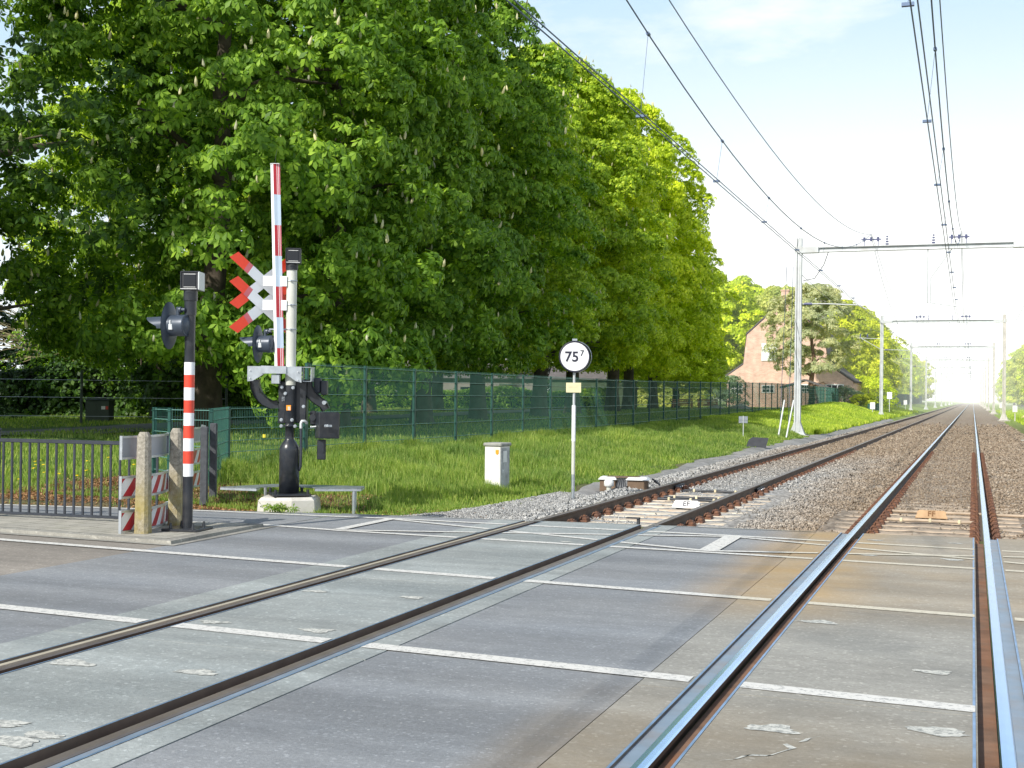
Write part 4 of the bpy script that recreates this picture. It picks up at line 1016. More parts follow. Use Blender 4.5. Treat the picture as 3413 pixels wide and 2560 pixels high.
# ------------------------------------------------------------------ catenary
ZB = 8.28
XL, XR = -7.45, 2.45
def mast(b, x, mat=0):
    b.box((x, 0, 4.3), (.10, .22, 9.2), mi=mat); b.box((x - .09, 0, 4.3), (.012, .30, 9.2), mi=mat); b.box((x + .09, 0, 4.3), (.012, .30, 9.2), mi=mat)
def portal(far=False):
    t = thing('catenary_portal', 'catenary portal', 'catenary portal', (0, 0, 0), 0, 'catenary portals over the tracks')
    for x, mt in ((XL, 'mast_steel'), (XR, 'mast_dull')):
        b = B(); hh = ZB + .65; 
        b.box((x, 0, hh / 2 + .1), (.10, .20, hh - .2)); b.box((x - .10, 0, hh / 2 + .1), (.075, .32, hh - .2), bev=.004); b.box((x + .10, 0, hh / 2 + .1), (.075, .32, hh - .2), bev=.004)
        m = b.build('mast', mt, t)
        b = B(); b.prism([(-.34, .0), (.34, 0), (.14, .55), (-.14, .55)], (x, -.14, .05), (1, 0, 0), (0, 0, 1), -.03); b.prism([(-.34, .0), (.34, 0), (.14, .55), (-.14, .55)], (x, .16, .05), (1, 0, 0), (0, 0, 1), -.03)
        b.box((x, 0, .06), (.75, .5, .05)); b.build('base_gusset', mt, m)
        b = B(); b.box((x, 0, -.22), (1.05, .9, .50), bev=.03); b.build('foundation', 'concrete', t)
        if not far:
            for k in range(9):
                b = B(); z = .9 + k * .85; b.box((x - .13, -.1, z), (.09, .03, .03)); b.build('step', 'galv', m)
    b = B(); b.box(((XL + XR) / 2, 0, ZB), (XR - XL - .1, .26, .02)); b.box(((XL + XR) / 2, 0, ZB + .20), (XR - XL - .1, .26, .02)); b.box(((XL + XR) / 2, 0, ZB + .10), (XR - XL - .1, .04, .18))
    for x, s_ in ((XL, 1), (XR, -1)): b.box((x + s_ * .35, 0, ZB + .10), (1.05, .30, .27), bev=.01)
    b.build('beam', 'mast_steel', t)
    for xw in (-4.30, -.62):
        for dx in (-.42, 0, .42):
            b = B(); b.cyl((xw + dx * .7, 0, ZB + .42), (xw + dx * .7, 0, ZB + .60), .05, n=8); b.build('insulator', 'insulator', t)
        b = B(); b.box((xw, 0, ZB + .50), (.85, .06, .05)); b.box((xw - .30, 0, ZB + .33), (.03, .04, .30)); b.box((xw + .30, 0, ZB + .33), (.03, .04, .30)); b.build('insulator_frame', 'insulator', t)
        b = B(); x2 = xw + (.68 if xw < -2 else -1.05)
        for k in range(4): b.cyl((x2, 0, ZB + .25 + .11 * k), (x2, 0, ZB + .31 + .11 * k), .07 - .01 * k, n=8)
        b.build('insulator', 'insulator', t)
    # registration arms
    b = B(); b.tube([(XL, 0, 5.95), (XL + 1.2, 0, 5.95), (XL + 2.6, 0, 5.87), (XL + 3.0, 0, 5.68)], .03, 6); k = b.build('registration_arm', 'mast_steel', t)
    b = B(); b.cyl((XL + .25, 0, 5.95), (XL + .6, 0, 5.95), .06, n=8); b.build('arm_insulator', 'insulator', k)
    b = B(); b.tube([(-1.9, 0, ZB), (-1.9, 0, 5.9)], .025, 6); b.tube([(-1.78, 0, 5.9), (-1.78, 0, 7.0), (-.9, 0, ZB)], .02, 6); b.tube([(-1.95, 0, 5.95), (-.7, 0, 5.75)], .02, 6); b.build('drop_bracket', 'mast_steel', t)
    b = B(); b.tube([(XL + .2, 0, 7.0), (XL + .7, 0, 7.1), (XL + 1.1, 0, 7.7), (XL + 1.3, 0, ZB)], .018, 6); b.build('bonding_cable', 'cable', t)
    return t
def terr(x, y): return float(H(x, y))
P_Y = [58.0 + 55.5 * k for k in range(9)]
pp = portal(); pp.location = (0, P_Y[0], -.1); pp['label'] = 'nearest grey steel catenary portal, its left mast in front of the brick house'
pf = portal(True)
names = ['second', 'third', 'fourth', 'fifth', 'sixth', 'seventh', 'eighth', 'ninth']
for k, y in enumerate(P_Y[1:]):
    lab = '%s catenary portal from the crossing, receding along the line' % names[k]
    if k == 0: pf.location = (0, y, -.1); pf['label'] = lab
    else: dup(pf, (0, y, -.1), 0, lab)
# cantilever brackets on the left masts further on
for k, y in enumerate(P_Y[1:3]):
    t = thing('feeder_bracket', '%s outward bracket with insulators on a far left mast' % ('nearer' if k == 0 else 'farther'), 'bracket', (XL, y, 6.3), 0, 'brackets outside the left masts')
    b = B(); b.tube([(-.1, 0, .5), (-1.9, 0, .6)], .03, 6); b.tube([(-.1, 0, -.4), (-1.7, 0, .55)], .03, 6); b.build('bracket_arm', 'mast_steel', t)
    for j in range(2):
        b = B(); b.cyl((-1.2 - .6 * j, 0, .65), (-1.2 - .6 * j, 0, .95), .06, n=8); b.build('insulator', 'insulator', t)
# signs on masts
for (x, y, z, l) in ((-8.15, 113.2, 1.0, 'white board fixed left of the second mast'), (-6.75, 113.2, 1.9, 'white board fixed right of the second mast'), (-8.1, 168.6, 1.2, 'white board fixed on the third mast')):
    t = thing('mast_board', l, 'board', (x, y, z), 0, 'white boards at the masts')
    b = B(); b.box((0, 0, 0), (.42, .03, .6), bev=.01); b.build('plate', 'white_paint', t); b = B(); b.box((0, .03, -.7), (.05, .05, 1.4)); b.build('bracket', 'mast_steel', t)
for (y, l) in ((113.0, 'nearer'), (168.5, 'farther')):
    t = thing('mast_cabinet', '%s beige box on a far right mast' % l, 'cabinet', (XR + .85, y, .55), 0, 'boxes on the right masts')
    b = B(); b.box((0, 0, .35), (.38, .3, .55), bev=.02); b.build('box_body', 'cabinet_white', t); b = B(); b.box((0, 0, -.4), (.08, .08, .8)); b.build('stand', 'mast_dull', t)
# wires
def sag(x0, zs, zm, y0, y1, n_=24, x1=None):
    x1 = x0 if x1 is None else x1; out = []
    for k in range(n_ + 1):
        t_ = k / n_; out.append((x0 + (x1 - x0) * t_, y0 + (y1 - y0) * t_, zs - (zs - zm) * 4 * t_ * (1 - t_)))
    return out
SP = [(P_Y[0] - 55.5, P_Y[0])] + [(P_Y[k], P_Y[k + 1]) for k in range(6)]
def span_wire(x, zs, zm, r): 
    pts = []
    for j, (a, c) in enumerate(SP): pts += sag(x, zs, zm, a, c, 26 if j == 0 else 8)[(0 if j == 0 else 1):]
    return pts
for (xw, tr) in ((-4.42, 'left'), (-.64, 'right')):
    for j, dx in enumerate((-.035, .035)):
        b = B(); pts = [(xw + dx + .10 * (1 if k % 2 else -1), y, 5.52) for k, y in enumerate([-40, 2.5] + P_Y[:7])]
        o = b.tube(pts, .0085, 6).build('contact_wire', 'wire')
        tag(o, '%s of the paired contact wires above the %s track' % ('left' if j == 0 else 'right', tr), 'overhead wire', 'contact wires')
    t = thing('messenger_wire', 'sagging messenger wire with droppers above the %s track' % tr, 'overhead wire', (0, 0, 0))
    b = B(); b.tube([(x, y, z) for x, y, z in span_wire(xw + .1, ZB + .62, 6.05, .01)], .011, 6); b.build('wire', 'wire', t)
    for k in range(9):
        y = 6.0 + k * 5.6 + (1.5 if tr == 'right' else 0); tt = (y - 2.5) / 55.5; z = ZB + .62 - (ZB + .62 - 6.05) * 4 * tt * (1 - tt)
        b = B(); b.cyl((xw + .1, y, z), (xw, y, 5.53), .0032, n=5); b.cyl((xw + .1, y - .05, z), (xw + .1, y + .05, z), .026, n=8); b.box((xw, y, 5.53), (.12, .05, .035)); b.build('dropper', 'wire', t)
    b = B(); o = b.tube([(x, y, z) for x, y, z in span_wire(xw + .14, ZB + .62, 7.15, .01)], .0095, 6).build('feeder_wire', 'wire')
    tag(o, 'higher feeder wire with slight sag above the %s track' % tr, 'overhead wire', 'feeder wires')
for j, x in enumerate((XL, XR + .2)):
    b = B(); pts = []
    for (a, c) in SP[1:]: pts += sag(x, 7.3, 6.9, a, c, 6)
    tag(b.tube(pts, .012, 5).build('earth_wire', 'wire'), 'thin wire running mast to mast along the %s side' % ('left' if j == 0 else 'right'), 'overhead wire')

# ------------------------------------------------------------------ vegetation
def unit(v): return v / np.maximum(np.linalg.norm(v, axis=-1, keepdims=True), 1e-9)
def rosettes(pos, nrm, size, leaflets=6, droop=(.35, .85), wid=.42):
    """palmate leaves: leaflets radiating from a stalk end and hanging down"""
    n = len(pos); nrm = unit(nrm); a = rng.normal(size=(n, 3)); u = unit(np.cross(nrm, a)); w = np.cross(nrm, u)
    ang = (np.arange(leaflets) / leaflets * 2 * math.pi)[None, :] + rng.uniform(0, 6.28, (n, 1)) + rng.normal(0, .12, (n, leaflets))
    rad = u[:, None, :] * np.cos(ang)[..., None] + w[:, None, :] * np.sin(ang)[..., None]
    d = rng.uniform(*droop, (n, leaflets))[..., None]
    dirv = unit(rad * np.cos(d) - nrm[:, None, :] * np.sin(d) * .7 + np.array([0, 0, -.35]) * np.sin(d))
    L = (size[:, None] * rng.uniform(.75, 1.1, (n, leaflets)))[..., None]
    side = unit(np.cross(dirv, nrm[:, None, :] + .001)); upv = np.cross(side, dirv)
    base = pos[:, None, :] + dirv * L * .06
    tip = pos[:, None, :] + dirv * L - upv * L * .12
    mid = pos[:, None, :] + dirv * L * .62
    W = L * wid * .5
    V = np.stack([base, mid + side * W - upv * L * .03, tip, mid - side * W - upv * L * .03], 2).reshape(-1, 3)
    F = np.arange(len(V)).reshape(-1, 4); return V, F
PROF_Z = np.array([0, .05, .15, .32, .5, .68, .82, .92, 1.0]); PROF_R = np.array([.55, .82, .97, 1.0, .96, .84, .64, .42, .10])
def crown_points(nclump, Rx, Ry, z0, z1, seed, per, cr, inner=.25, bumps=.14, prof=PROF_R, gap=.0):
    r = np.random.default_rng(seed)
    th = r.uniform(0, 2 * math.pi, nclump); t = r.random(nclump) ** .9
    rr = np.interp(t, PROF_Z, prof)
    lob = 1 + bumps * (np.sin(3 * th + seed) * .6 + np.sin(7 * th + 5 * t * 3 + seed * 2) * .5 + r.normal(0, .45, nclump))
    dep = np.where(r.random(nclump) < inner, r.uniform(.35, .8, nclump), r.uniform(.88, 1.04, nclump))
    cx = Rx * rr * lob * dep * np.cos(th); cy = Ry * rr * lob * dep * np.sin(th); cz = z0 + (z1 - z0) * t
    if gap: 
        k = r.random(nclump) > gap; cx, cy, cz, th, t, dep = cx[k], cy[k], cz[k], th[k], t[k], dep[k]; nclump = len(cx)
    C = np.stack([cx, cy, cz], 1); out = unit(np.stack([np.cos(th), np.sin(th), .25 + 1.4 * (t - .45)], 1))
    # points on the upper outer half shell of each clump
    d = unit(r.normal(size=(nclump, per, 3)) + out[:, None, :] * .8 + np.array([0, 0, .55]))
    rad = (cr * r.uniform(.6, 1.3, nclump))[:, None, None] * r.uniform(.72, 1.05, (nclump, per, 1))
    P = C[:, None, :] + d * rad * np.array([1.15, 1.15, .62])
    P[..., 2] -= .25 * (np.linalg.norm((P - C[:, None, :])[..., :2], axis=-1) / cr) ** 2 * cr * .5
    Nn = unit(d * .8 + np.array([0, 0, .55]) + out[:, None, :] * .35 + r.normal(0, .22, (nclump, per, 3)))
    return C, P.reshape(-1, 3), Nn.reshape(-1, 3)
def trunk_mesh(h, r0, seed, limbs=9, Rx=6., zb=3.5):
    r = random.Random(seed); b = B()
    pts = [(0, 0, -.3), (0, 0, .25), (0.02, .0, 1.2)]; rs = [r0 * 1.7, r0 * 1.25, r0]
    x = y = 0
    for k in range(7):
        x += r.uniform(-.18, .18); y += r.uniform(-.18, .18); z = 1.2 + (h * .85 - 1.2) * (k + 1) / 7; pts.append((x, y, z)); rs.append(r0 * (1 - .8 * (k + 1) / 7))
    b.tube(pts, rs, 12)
    for k in range(limbs):
        j = 3 + k % 5; p0 = Vector(pts[j]); a = k * 2.4 + r.uniform(-.3, .3); ln = Rx * r.uniform(.6, .9); p0.z -= .5
        q = [p0]
        for m_ in range(1, 5):
            f = m_ / 4; q.append(p0 + Vector((math.cos(a + .2 * f) * ln * f, math.sin(a + .2 * f) * ln * f, ln * (.75 * f - .45 * f * f) + r.uniform(-.15, .15))))
        rl = r0 * (.5 - .04 * k % .3); b.tube(q, [rl, rl * .75, rl * .5, rl * .3, rl * .12], 8)
    return b
def mesh_of(b, name, mat):
    me = bpy.data.meshes.new(name); me.from_pydata(b.v, [], b.f); me.polygons.foreach_set('use_smooth', [True] * len(b.f)); me.materials.append(M[mat]); me.update(); return me
def blossom_mesh(P, Nn, n, seed):
    r = np.random.default_rng(seed); idx = r.choice(len(P), n, replace=False); p = P[idx] + unit(Nn[idx]) * .10 + np.array([0, 0, .08]); V = []; F = []
    k5 = np.arange(6) / 6 * 2 * math.pi
    rings = [(.0, .024), (.05, .045), (.14, .034), (.22, .006)]
    base = np.stack([np.stack([np.cos(k5) * rr, np.sin(k5) * rr, np.full(6, hh)], 1) for hh, rr in rings]).reshape(-1, 3)
    s_ = r.uniform(.75, 1.25, (n, 1, 1)); lean = r.normal(0, .15, (n, 1, 2))
    V = base[None] * s_; V[..., :2] += lean * V[..., 2:3]; V += p[:, None, :]
    V += r.normal(0, .006, V.shape)
    f = np.array([(i * 6 + k, i * 6 + (k + 1) % 6, (i + 1) * 6 + (k + 1) % 6, (i + 1) * 6 + k) for i in range(3) for k in range(6)])
    F = f[None] + (np.arange(n) * 24)[:, None, None]
    return np_mesh('blossoms', V.reshape(-1, 3), F.reshape(-1, 4), 'blossom')
def chestnut(name, seed, nclump, per, Rx, Ry, z0, z1, mat, lsize=.19, nbl=260, gap=0, inner=.25, skirt=None, cr=.85):
    C, P, Nn = crown_points(nclump, Rx, Ry, z0, z1, seed, per, cr, inner, .16, gap=gap)
    if skirt:
        r = np.random.default_rng(seed + 5)
        for (sx, sy, sz, sr, sn) in skirt:
            d = unit(r.normal(size=(sn, 3)) + np.array([0, 0, .4])); q = np.array([sx, sy, sz]) + d * np.array([sr, sr, sr * 1.1]) * r.uniform(.6, 1, (sn, 1)); P = np.concatenate([P, q]); Nn = np.concatenate([Nn, unit(d + np.array([0, 0, .6]))])
    V, F = rosettes(P, Nn, rng.uniform(.8, 1.2, len(P)) * lsize)
    cm = np_mesh(name + '_crown', V, F, mat); tm = mesh_of(trunk_mesh(z1, .42, seed, 10, Rx * .8), name + '_trunk', 'bark')
    bm = blossom_mesh(P, Nn, nbl, seed) if nbl else None
    return cm, tm, bm
def plant(name, label, cat, meshes, loc, rz=0, sc=(1, 1, 1), group=None):
    t = thing(name, label, cat, loc, rz, group); t.scale = sc
    for nm, me in zip(('crown', 'trunk', 'blossoms'), meshes):
        if me is None: continue
        o = link_mesh(nm, me, t)
        if nm == 'blossoms': o['kind'] = 'stuff'
    return t
GC = 'row of horse chestnut trees behind the green fence'
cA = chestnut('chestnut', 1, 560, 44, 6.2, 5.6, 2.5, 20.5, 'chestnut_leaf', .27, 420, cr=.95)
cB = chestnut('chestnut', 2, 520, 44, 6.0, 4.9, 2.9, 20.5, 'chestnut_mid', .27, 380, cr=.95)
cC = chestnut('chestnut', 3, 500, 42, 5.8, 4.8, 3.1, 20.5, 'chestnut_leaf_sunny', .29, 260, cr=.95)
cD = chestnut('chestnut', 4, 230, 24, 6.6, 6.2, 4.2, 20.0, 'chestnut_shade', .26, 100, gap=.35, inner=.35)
# first tree: hanging skirt to the ground
cS = chestnut('chestnut', 5, 500, 44, 6.4, 4.3, 2.4, 20.5, 'chestnut_leaf', .27, 520, cr=.95,
              skirt=[(4.0, -1.9, 1.6, 1.4, 420), (4.9, -.8, 1.9, 1.2, 260), (3.0, -2.6, 2.6, 1.3, 320), (5.3, .5, 2.4, 1.1, 220), (5.6, 2.2, 2.2, 1.1, 200)])
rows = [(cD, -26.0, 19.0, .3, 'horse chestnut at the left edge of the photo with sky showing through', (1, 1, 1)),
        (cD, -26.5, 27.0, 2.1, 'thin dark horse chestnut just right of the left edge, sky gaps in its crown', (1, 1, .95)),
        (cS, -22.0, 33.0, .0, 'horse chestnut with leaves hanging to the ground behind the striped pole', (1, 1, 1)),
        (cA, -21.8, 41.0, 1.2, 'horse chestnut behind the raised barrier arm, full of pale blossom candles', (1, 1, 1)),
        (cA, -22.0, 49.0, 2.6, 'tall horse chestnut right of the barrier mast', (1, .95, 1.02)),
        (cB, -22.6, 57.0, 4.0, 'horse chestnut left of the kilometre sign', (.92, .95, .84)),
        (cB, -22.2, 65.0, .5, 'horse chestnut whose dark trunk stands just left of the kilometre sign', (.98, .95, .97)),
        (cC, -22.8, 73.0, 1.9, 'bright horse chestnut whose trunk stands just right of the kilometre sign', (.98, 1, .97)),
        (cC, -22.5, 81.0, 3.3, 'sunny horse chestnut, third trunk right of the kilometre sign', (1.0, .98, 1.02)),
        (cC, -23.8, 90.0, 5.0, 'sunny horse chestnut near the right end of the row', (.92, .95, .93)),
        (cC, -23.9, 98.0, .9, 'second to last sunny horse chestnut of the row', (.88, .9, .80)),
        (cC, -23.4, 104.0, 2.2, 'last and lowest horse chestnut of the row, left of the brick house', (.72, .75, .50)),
        (cA, -33.0, 12.0, 1.0, 'unseen horse chestnut added left of the frame to shade the lawn', (1, 1, 1)),  # this and the next three: unseen trees added to block the sun
        (cA, -37.0, 23.0, 3.0, 'unseen horse chestnut added for shade beyond the left edge, behind the first trees', (1, 1, 1)),
        (cA, -53.0, 30.0, 1.7, 'unseen horse chestnut added for shade, furthest outside the left edge', (1, 1, 1)),
        (cB, -43.0, 18.0, 2.0, 'unseen horse chestnut added for shade further left of the frame', (1, 1, 1))]
for k, (ms, x, y, rz, l, s_) in enumerate(rows):
    plant('chestnut_tree', l, 'tree', ms, (x, y, terr(x, y)), rz, s_, GC)
# the second line of the avenue, mostly hidden
for k, y in enumerate((46, 56, 66, 76)):
    x = -33.0; plant('chestnut_tree', 'shaded horse chestnut of the rear line, trunk seen through the fence, %s from the left' % ord_[k], 'tree', cD if k % 2 else cB, (x, y, terr(x, y)), k * 1.3, (.9, .9, .9), 'rear line of horse chestnut trees')

def leaf_tree(name, seed, nclump, per, Rx, Ry, z0, z1, mat, lsize=.5, cr=1.2, tr=.3, prof=PROF_R, wid=.6, leaflets=4, barkm='bark', inner=.2):
    C, P, Nn = crown_points(nclump, Rx, Ry, z0, z1, seed, per, cr, inner, .18, prof)
    V, F = rosettes(P, Nn, rng.uniform(.7, 1.3, len(P)) * lsize, leaflets, (.1, .8), wid)
    return np_mesh(name + '_crown', V, F, mat), mesh_of(trunk_mesh(z1, tr, seed, 7, Rx * .7), name + '_trunk', barkm)
tY = leaf_tree('tree', 21, 300, 30, 6, 6, 1.5, 15, 'yellow_leaf', .42, 1.1)
tG = leaf_tree('tree', 22, 300, 30, 6, 6, 1.2, 15, 'chestnut_leaf_sunny', .42, 1.1)
tP = leaf_tree('tree', 23, 260, 28, 6, 6, .8, 14, 'pale_leaf', .42, 1.1)
tD = leaf_tree('tree', 24, 260, 26, 6, 6, .8, 14, 'dark_leaf', .45, 1.1)
tPine = leaf_tree('pine', 25, 190, 34, 3.6, 4.0, 3.6, 11.6, 'pine_leaf', .30, .75, .28, np.array([.25, .6, .85, 1.0, .98, .9, .75, .5, .25]), .30, 7, 'bark_brown')
GB = 'trees behind the brick house'
for k, (ms, x, y, s_, l) in enumerate([
        (tG, -28, 142, 1.0, 'rounded bright tree behind the left side of the brick house'), (tP, -21, 150, 1.0, 'pale yellow green tree rising behind the house chimney'), (tY, -14.5, 150, .82, 'yellow green tree right of the pine'),
        (tY, -14.5, 168, .86, 'tall yellow tree right of the brick house gable'), (tG, -34, 150, 1.1, 'green tree behind the end of the chestnut row'), (tG, -29, 165, 1.1, 'green tree far behind the house')]):
    plant('broadleaf_tree', l, 'tree', ms, (x, y, .4), k * 1.1, (s_,) * 3, GB)
far = []
cyc = [tP, tG, tY, tP, tG]
for k in range(15):
    y = 185 + k * 17; x = -17.5 - (k % 3) * 1.5; s_ = .88 + .12 * ((k * 37) % 5) / 5
    far.append((cyc[k % 5], x, y, s_, 'left'))
for k in range(15):
    y = 205 + k * 19; x = 13.5 + (k % 2) * 2; s_ = .95 + .1 * ((k * 23) % 5) / 5
    far.append((cyc[(k + 1) % 5], x, y, s_, 'right'))
for k, (ms, x, y, s_, side) in enumerate(far):
    j = k % 15
    plant('broadleaf_tree', '%s distant tree along the %s side of the line' % (ord_[j], side), 'tree', ms, (x, y, .2), k * .9, (s_ * .95, s_ * .95, s_), 'distant trees on the %s of the line' % side)
plant('pine_tree', 'blue green pine standing in front of the brick gable', 'tree', tPine, (-14.3, 121.5, .5), .4, (1, 1, 1))
# dark backdrop trees and shrubs on the far left
for k, (x, y, s_, l) in enumerate([(-62, 62, 1.0, 'dark tree'), (-54, 72, .95, 'dark tree'), (-47, 84, 1.0, 'dark tree'), (-70, 52, 1.0, 'dark tree'), (-56, 98, 1.0, 'dark tree'), (-46, 110, 1.0, 'dark tree'), (-40, 124, .95, 'dark tree'), (-60, 84, 1.1, 'dark tree')]):
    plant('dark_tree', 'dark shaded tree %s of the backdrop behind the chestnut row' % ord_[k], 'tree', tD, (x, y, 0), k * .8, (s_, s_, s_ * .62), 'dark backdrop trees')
def bush(name, label, seed, loc, R_, h, mat, n=60, per=30, ls=.16, wid=.6, group=None, cat='shrub', rz=0, ry=None):
    C, P, Nn = crown_points(n, R_, ry or R_, 0.05, h, seed, per, min(R_, h) * .35, .3, .12, np.array([.9, 1, 1, 1, .98, .92, .8, .6, .3]))
    V, F = rosettes(P, Nn, rng.uniform(.7, 1.3, len(P)) * ls, 4, (.1, .8), wid)
    t = thing(name, label, cat, loc, rz, group); link_mesh('foliage', np_mesh('foliage', V, F, mat), t)
    b = B(); b.tube([(0, 0, -.1), (.02, 0, h * .3), (0, .03, h * .7)], [.06, .05, .02], 8); b.build('stem', 'bark', t); return t
# hedge behind the wire fence on the left, and the shrub layer
def hedge(name, label, x0, y0, x1, y1, w, h, mat, seed, n=16000, ls=.14, z=.0):
    r = np.random.default_rng(seed); L_ = math.hypot(x1 - x0, y1 - y0); u = r.uniform(-L_ / 2, L_ / 2, n); face = r.random(n)
    v = np.where(face < .4, -w / 2, np.where(face < .5, w / 2, r.uniform(-w / 2, w / 2, n))); zz = np.where(face < .5, r.uniform(0, h, n), h)
    v = v + r.normal(0, .09, n); zz = zz + r.normal(0, .08, n) + .15 * np.sin(u * .8); P = np.stack([u, v, zz], 1)
    Nn = np.where((face < .4)[:, None], np.array([0, -1, .5]), np.array([0, 0, 1.0])) + r.normal(0, .35, (n, 3))
    V, F = rosettes(P, Nn, r.uniform(.7, 1.3, n) * ls, 4, (.1, .8), .6)
    t = thing(name, label, 'hedge', ((x0 + x1) / 2, (y0 + y1) / 2, z), math.atan2(y1 - y0, x1 - x0)); link_mesh('foliage', np_mesh('foliage', V, F, mat), t)
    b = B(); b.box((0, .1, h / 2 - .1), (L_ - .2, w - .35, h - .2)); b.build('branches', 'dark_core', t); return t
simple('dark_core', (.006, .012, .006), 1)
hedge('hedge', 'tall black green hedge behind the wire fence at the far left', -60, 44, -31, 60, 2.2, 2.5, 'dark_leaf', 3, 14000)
hedge('hedge', 'clipped hedge with sunlit top seen through the tall fence', -42, 78, -26, 92, 2.0, 1.9, 'chestnut_leaf', 4, 9000)
hedge('hedge', 'bright leafy hedge behind the garden benches', -38, 116, -25.5, 124, 2.2, 4.2, 'pale_leaf', 6, 9000, .22)
bush('shrub', 'shaded green shrub above the far left hedge', 31, (-43, 56.5, 0), 6.5, 5.2, 'chestnut_leaf', 110, 36, .17, ry=3)
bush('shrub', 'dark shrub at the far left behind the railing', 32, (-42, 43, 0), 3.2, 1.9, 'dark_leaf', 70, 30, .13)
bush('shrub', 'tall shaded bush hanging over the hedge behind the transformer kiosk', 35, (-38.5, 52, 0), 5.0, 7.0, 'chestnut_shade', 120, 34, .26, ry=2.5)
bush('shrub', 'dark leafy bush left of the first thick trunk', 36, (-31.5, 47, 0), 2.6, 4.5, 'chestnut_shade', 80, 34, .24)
# bare yellow shrub
t = thing('bare_shrub', 'bare yellowish twiggy shrub rising behind the hedge at far left', 'shrub', (-50, 61, 0))
b = B(); r_ = random.Random(4)
for k in range(46):
    a = r_.uniform(0, 6.28); el = r_.uniform(.25, 1.3); p = Vector((0, 0, 3.2)); q = [p]; d = Vector((math.cos(a) * math.cos(el), math.sin(a) * math.cos(el), math.sin(el)))
    ln = r_.uniform(1.0, 1.8)
    for m_ in range(4): d = (d + Vector((r_.uniform(-.2, .2), r_.uniform(-.2, .2), -.12))).normalized(); q.append(q[-1] + d * ln)
    b.tube(q, [.07, .05, .035, .02, .01], 5)
    for m_ in range(5):
        p2 = q[1 + m_ % 3]; d2 = (d + Vector((r_.uniform(-.9, .9), r_.uniform(-.9, .9), r_.uniform(-.4, .6)))).normalized(); b.tube([p2, p2 + d2 * .9, p2 + d2 * 1.6 + Vector((0, 0, -.15))], [.03, .02, .006], 4)
simple('twig_wood', (.27, .23, .12), .9)
b.build('branches', 'twig_wood', t)
b = B(); b.tube([(0, 0, 0), (.1, 0, 1.6), (0, 0, 3.3)], [.25, .2, .12], 8); b.build('stem', 'bark', t)

# wire fence at the far left
t = thing('wire_fence', 'thin post and wire fence in front of the dark hedge', 'fence', (-31.0, 40, .0), 0)
fp = [(-31.2 + .42 * 0, 38.6), (-26.8, 41.5), (-36, 35.8), (-41, 33.0), (-46, 30)]
fp = sorted(fp, key=lambda q: q[0])
for (x, y) in fp:
    b = B(); b.cyl((x + 31, y - 40, -.1), (x + 31, y - 40, 2.3), .05, n=8); b.build('fence_post', 'concrete_dark', t) if 'concrete_dark' in M else b.build('fence_post', 'transformer', t)
for z in (1.95, 1.3, .6):
    b = B(); b.tube([(x + 31, y - 40, z) for x, y in fp], .012, 5); b.build('fence_wire', 'galv', t)
# transformer box
t = thing('transformer_box', 'dark green transformer kiosk with a small notice on the lawn', 'kiosk', (-34.3, 43.6, .0), R(18))
t.scale = (.52, .52, .68)
b = B(); b.box((0, 0, .85), (1.9, 1.2, 1.7), bev=.02); b.build('body', 'transformer', t)
b = B(); b.box((0, 0, 1.76), (2.1, 1.4, .10), bev=.02, taper=.9); b.build('lid', 'lamp_grey', t)
b = B(); b.box((.5, -.61, 1.25), (.32, .01, .2)); b.build('notice', 'white_paint', t); b = B(); b.box((.80, -.61, 1.25), (.2, .012, .2)); b.build('warning_notice', 'band_red', t)
b = B(); b.box((-.45, -.605, .8), (.86, .012, 1.45)); b.box((.45, -.605, .8), (.86, .012, 1.45)); b.build('doors', 'transformer', t)

# grey path on the lawn behind
def drape(name, pts, w, mat, dz=.03):
    b = B(); n_ = len(pts)
    for i in range(n_ - 1):
        (x0, y0), (x1, y1) = pts[i], pts[i + 1]; d = Vector((x1 - x0, y1 - y0)).normalized(); nx_, ny_ = -d.y * w / 2, d.x * w / 2
        z0, z1 = terr(x0, y0) + dz, terr(x1, y1) + dz
        b.add([(x0 - nx_, y0 - ny_, z0), (x1 - nx_, y1 - ny_, z1), (x1 + nx_, y1 + ny_, z1), (x0 + nx_, y0 + ny_, z0)], [(0, 1, 2, 3)])
    o = b.build(name, mat); o['kind'] = 'structure'; return o
drape('garden_path', [(-34, 21.5), (-26.5, 26.5), (-25, 29.5), (-26, 34), (-28, 44), (-28.5, 60), (-28, 80), (-25, 100), (-22, 118)], 3.4, 'path_grey', .045)

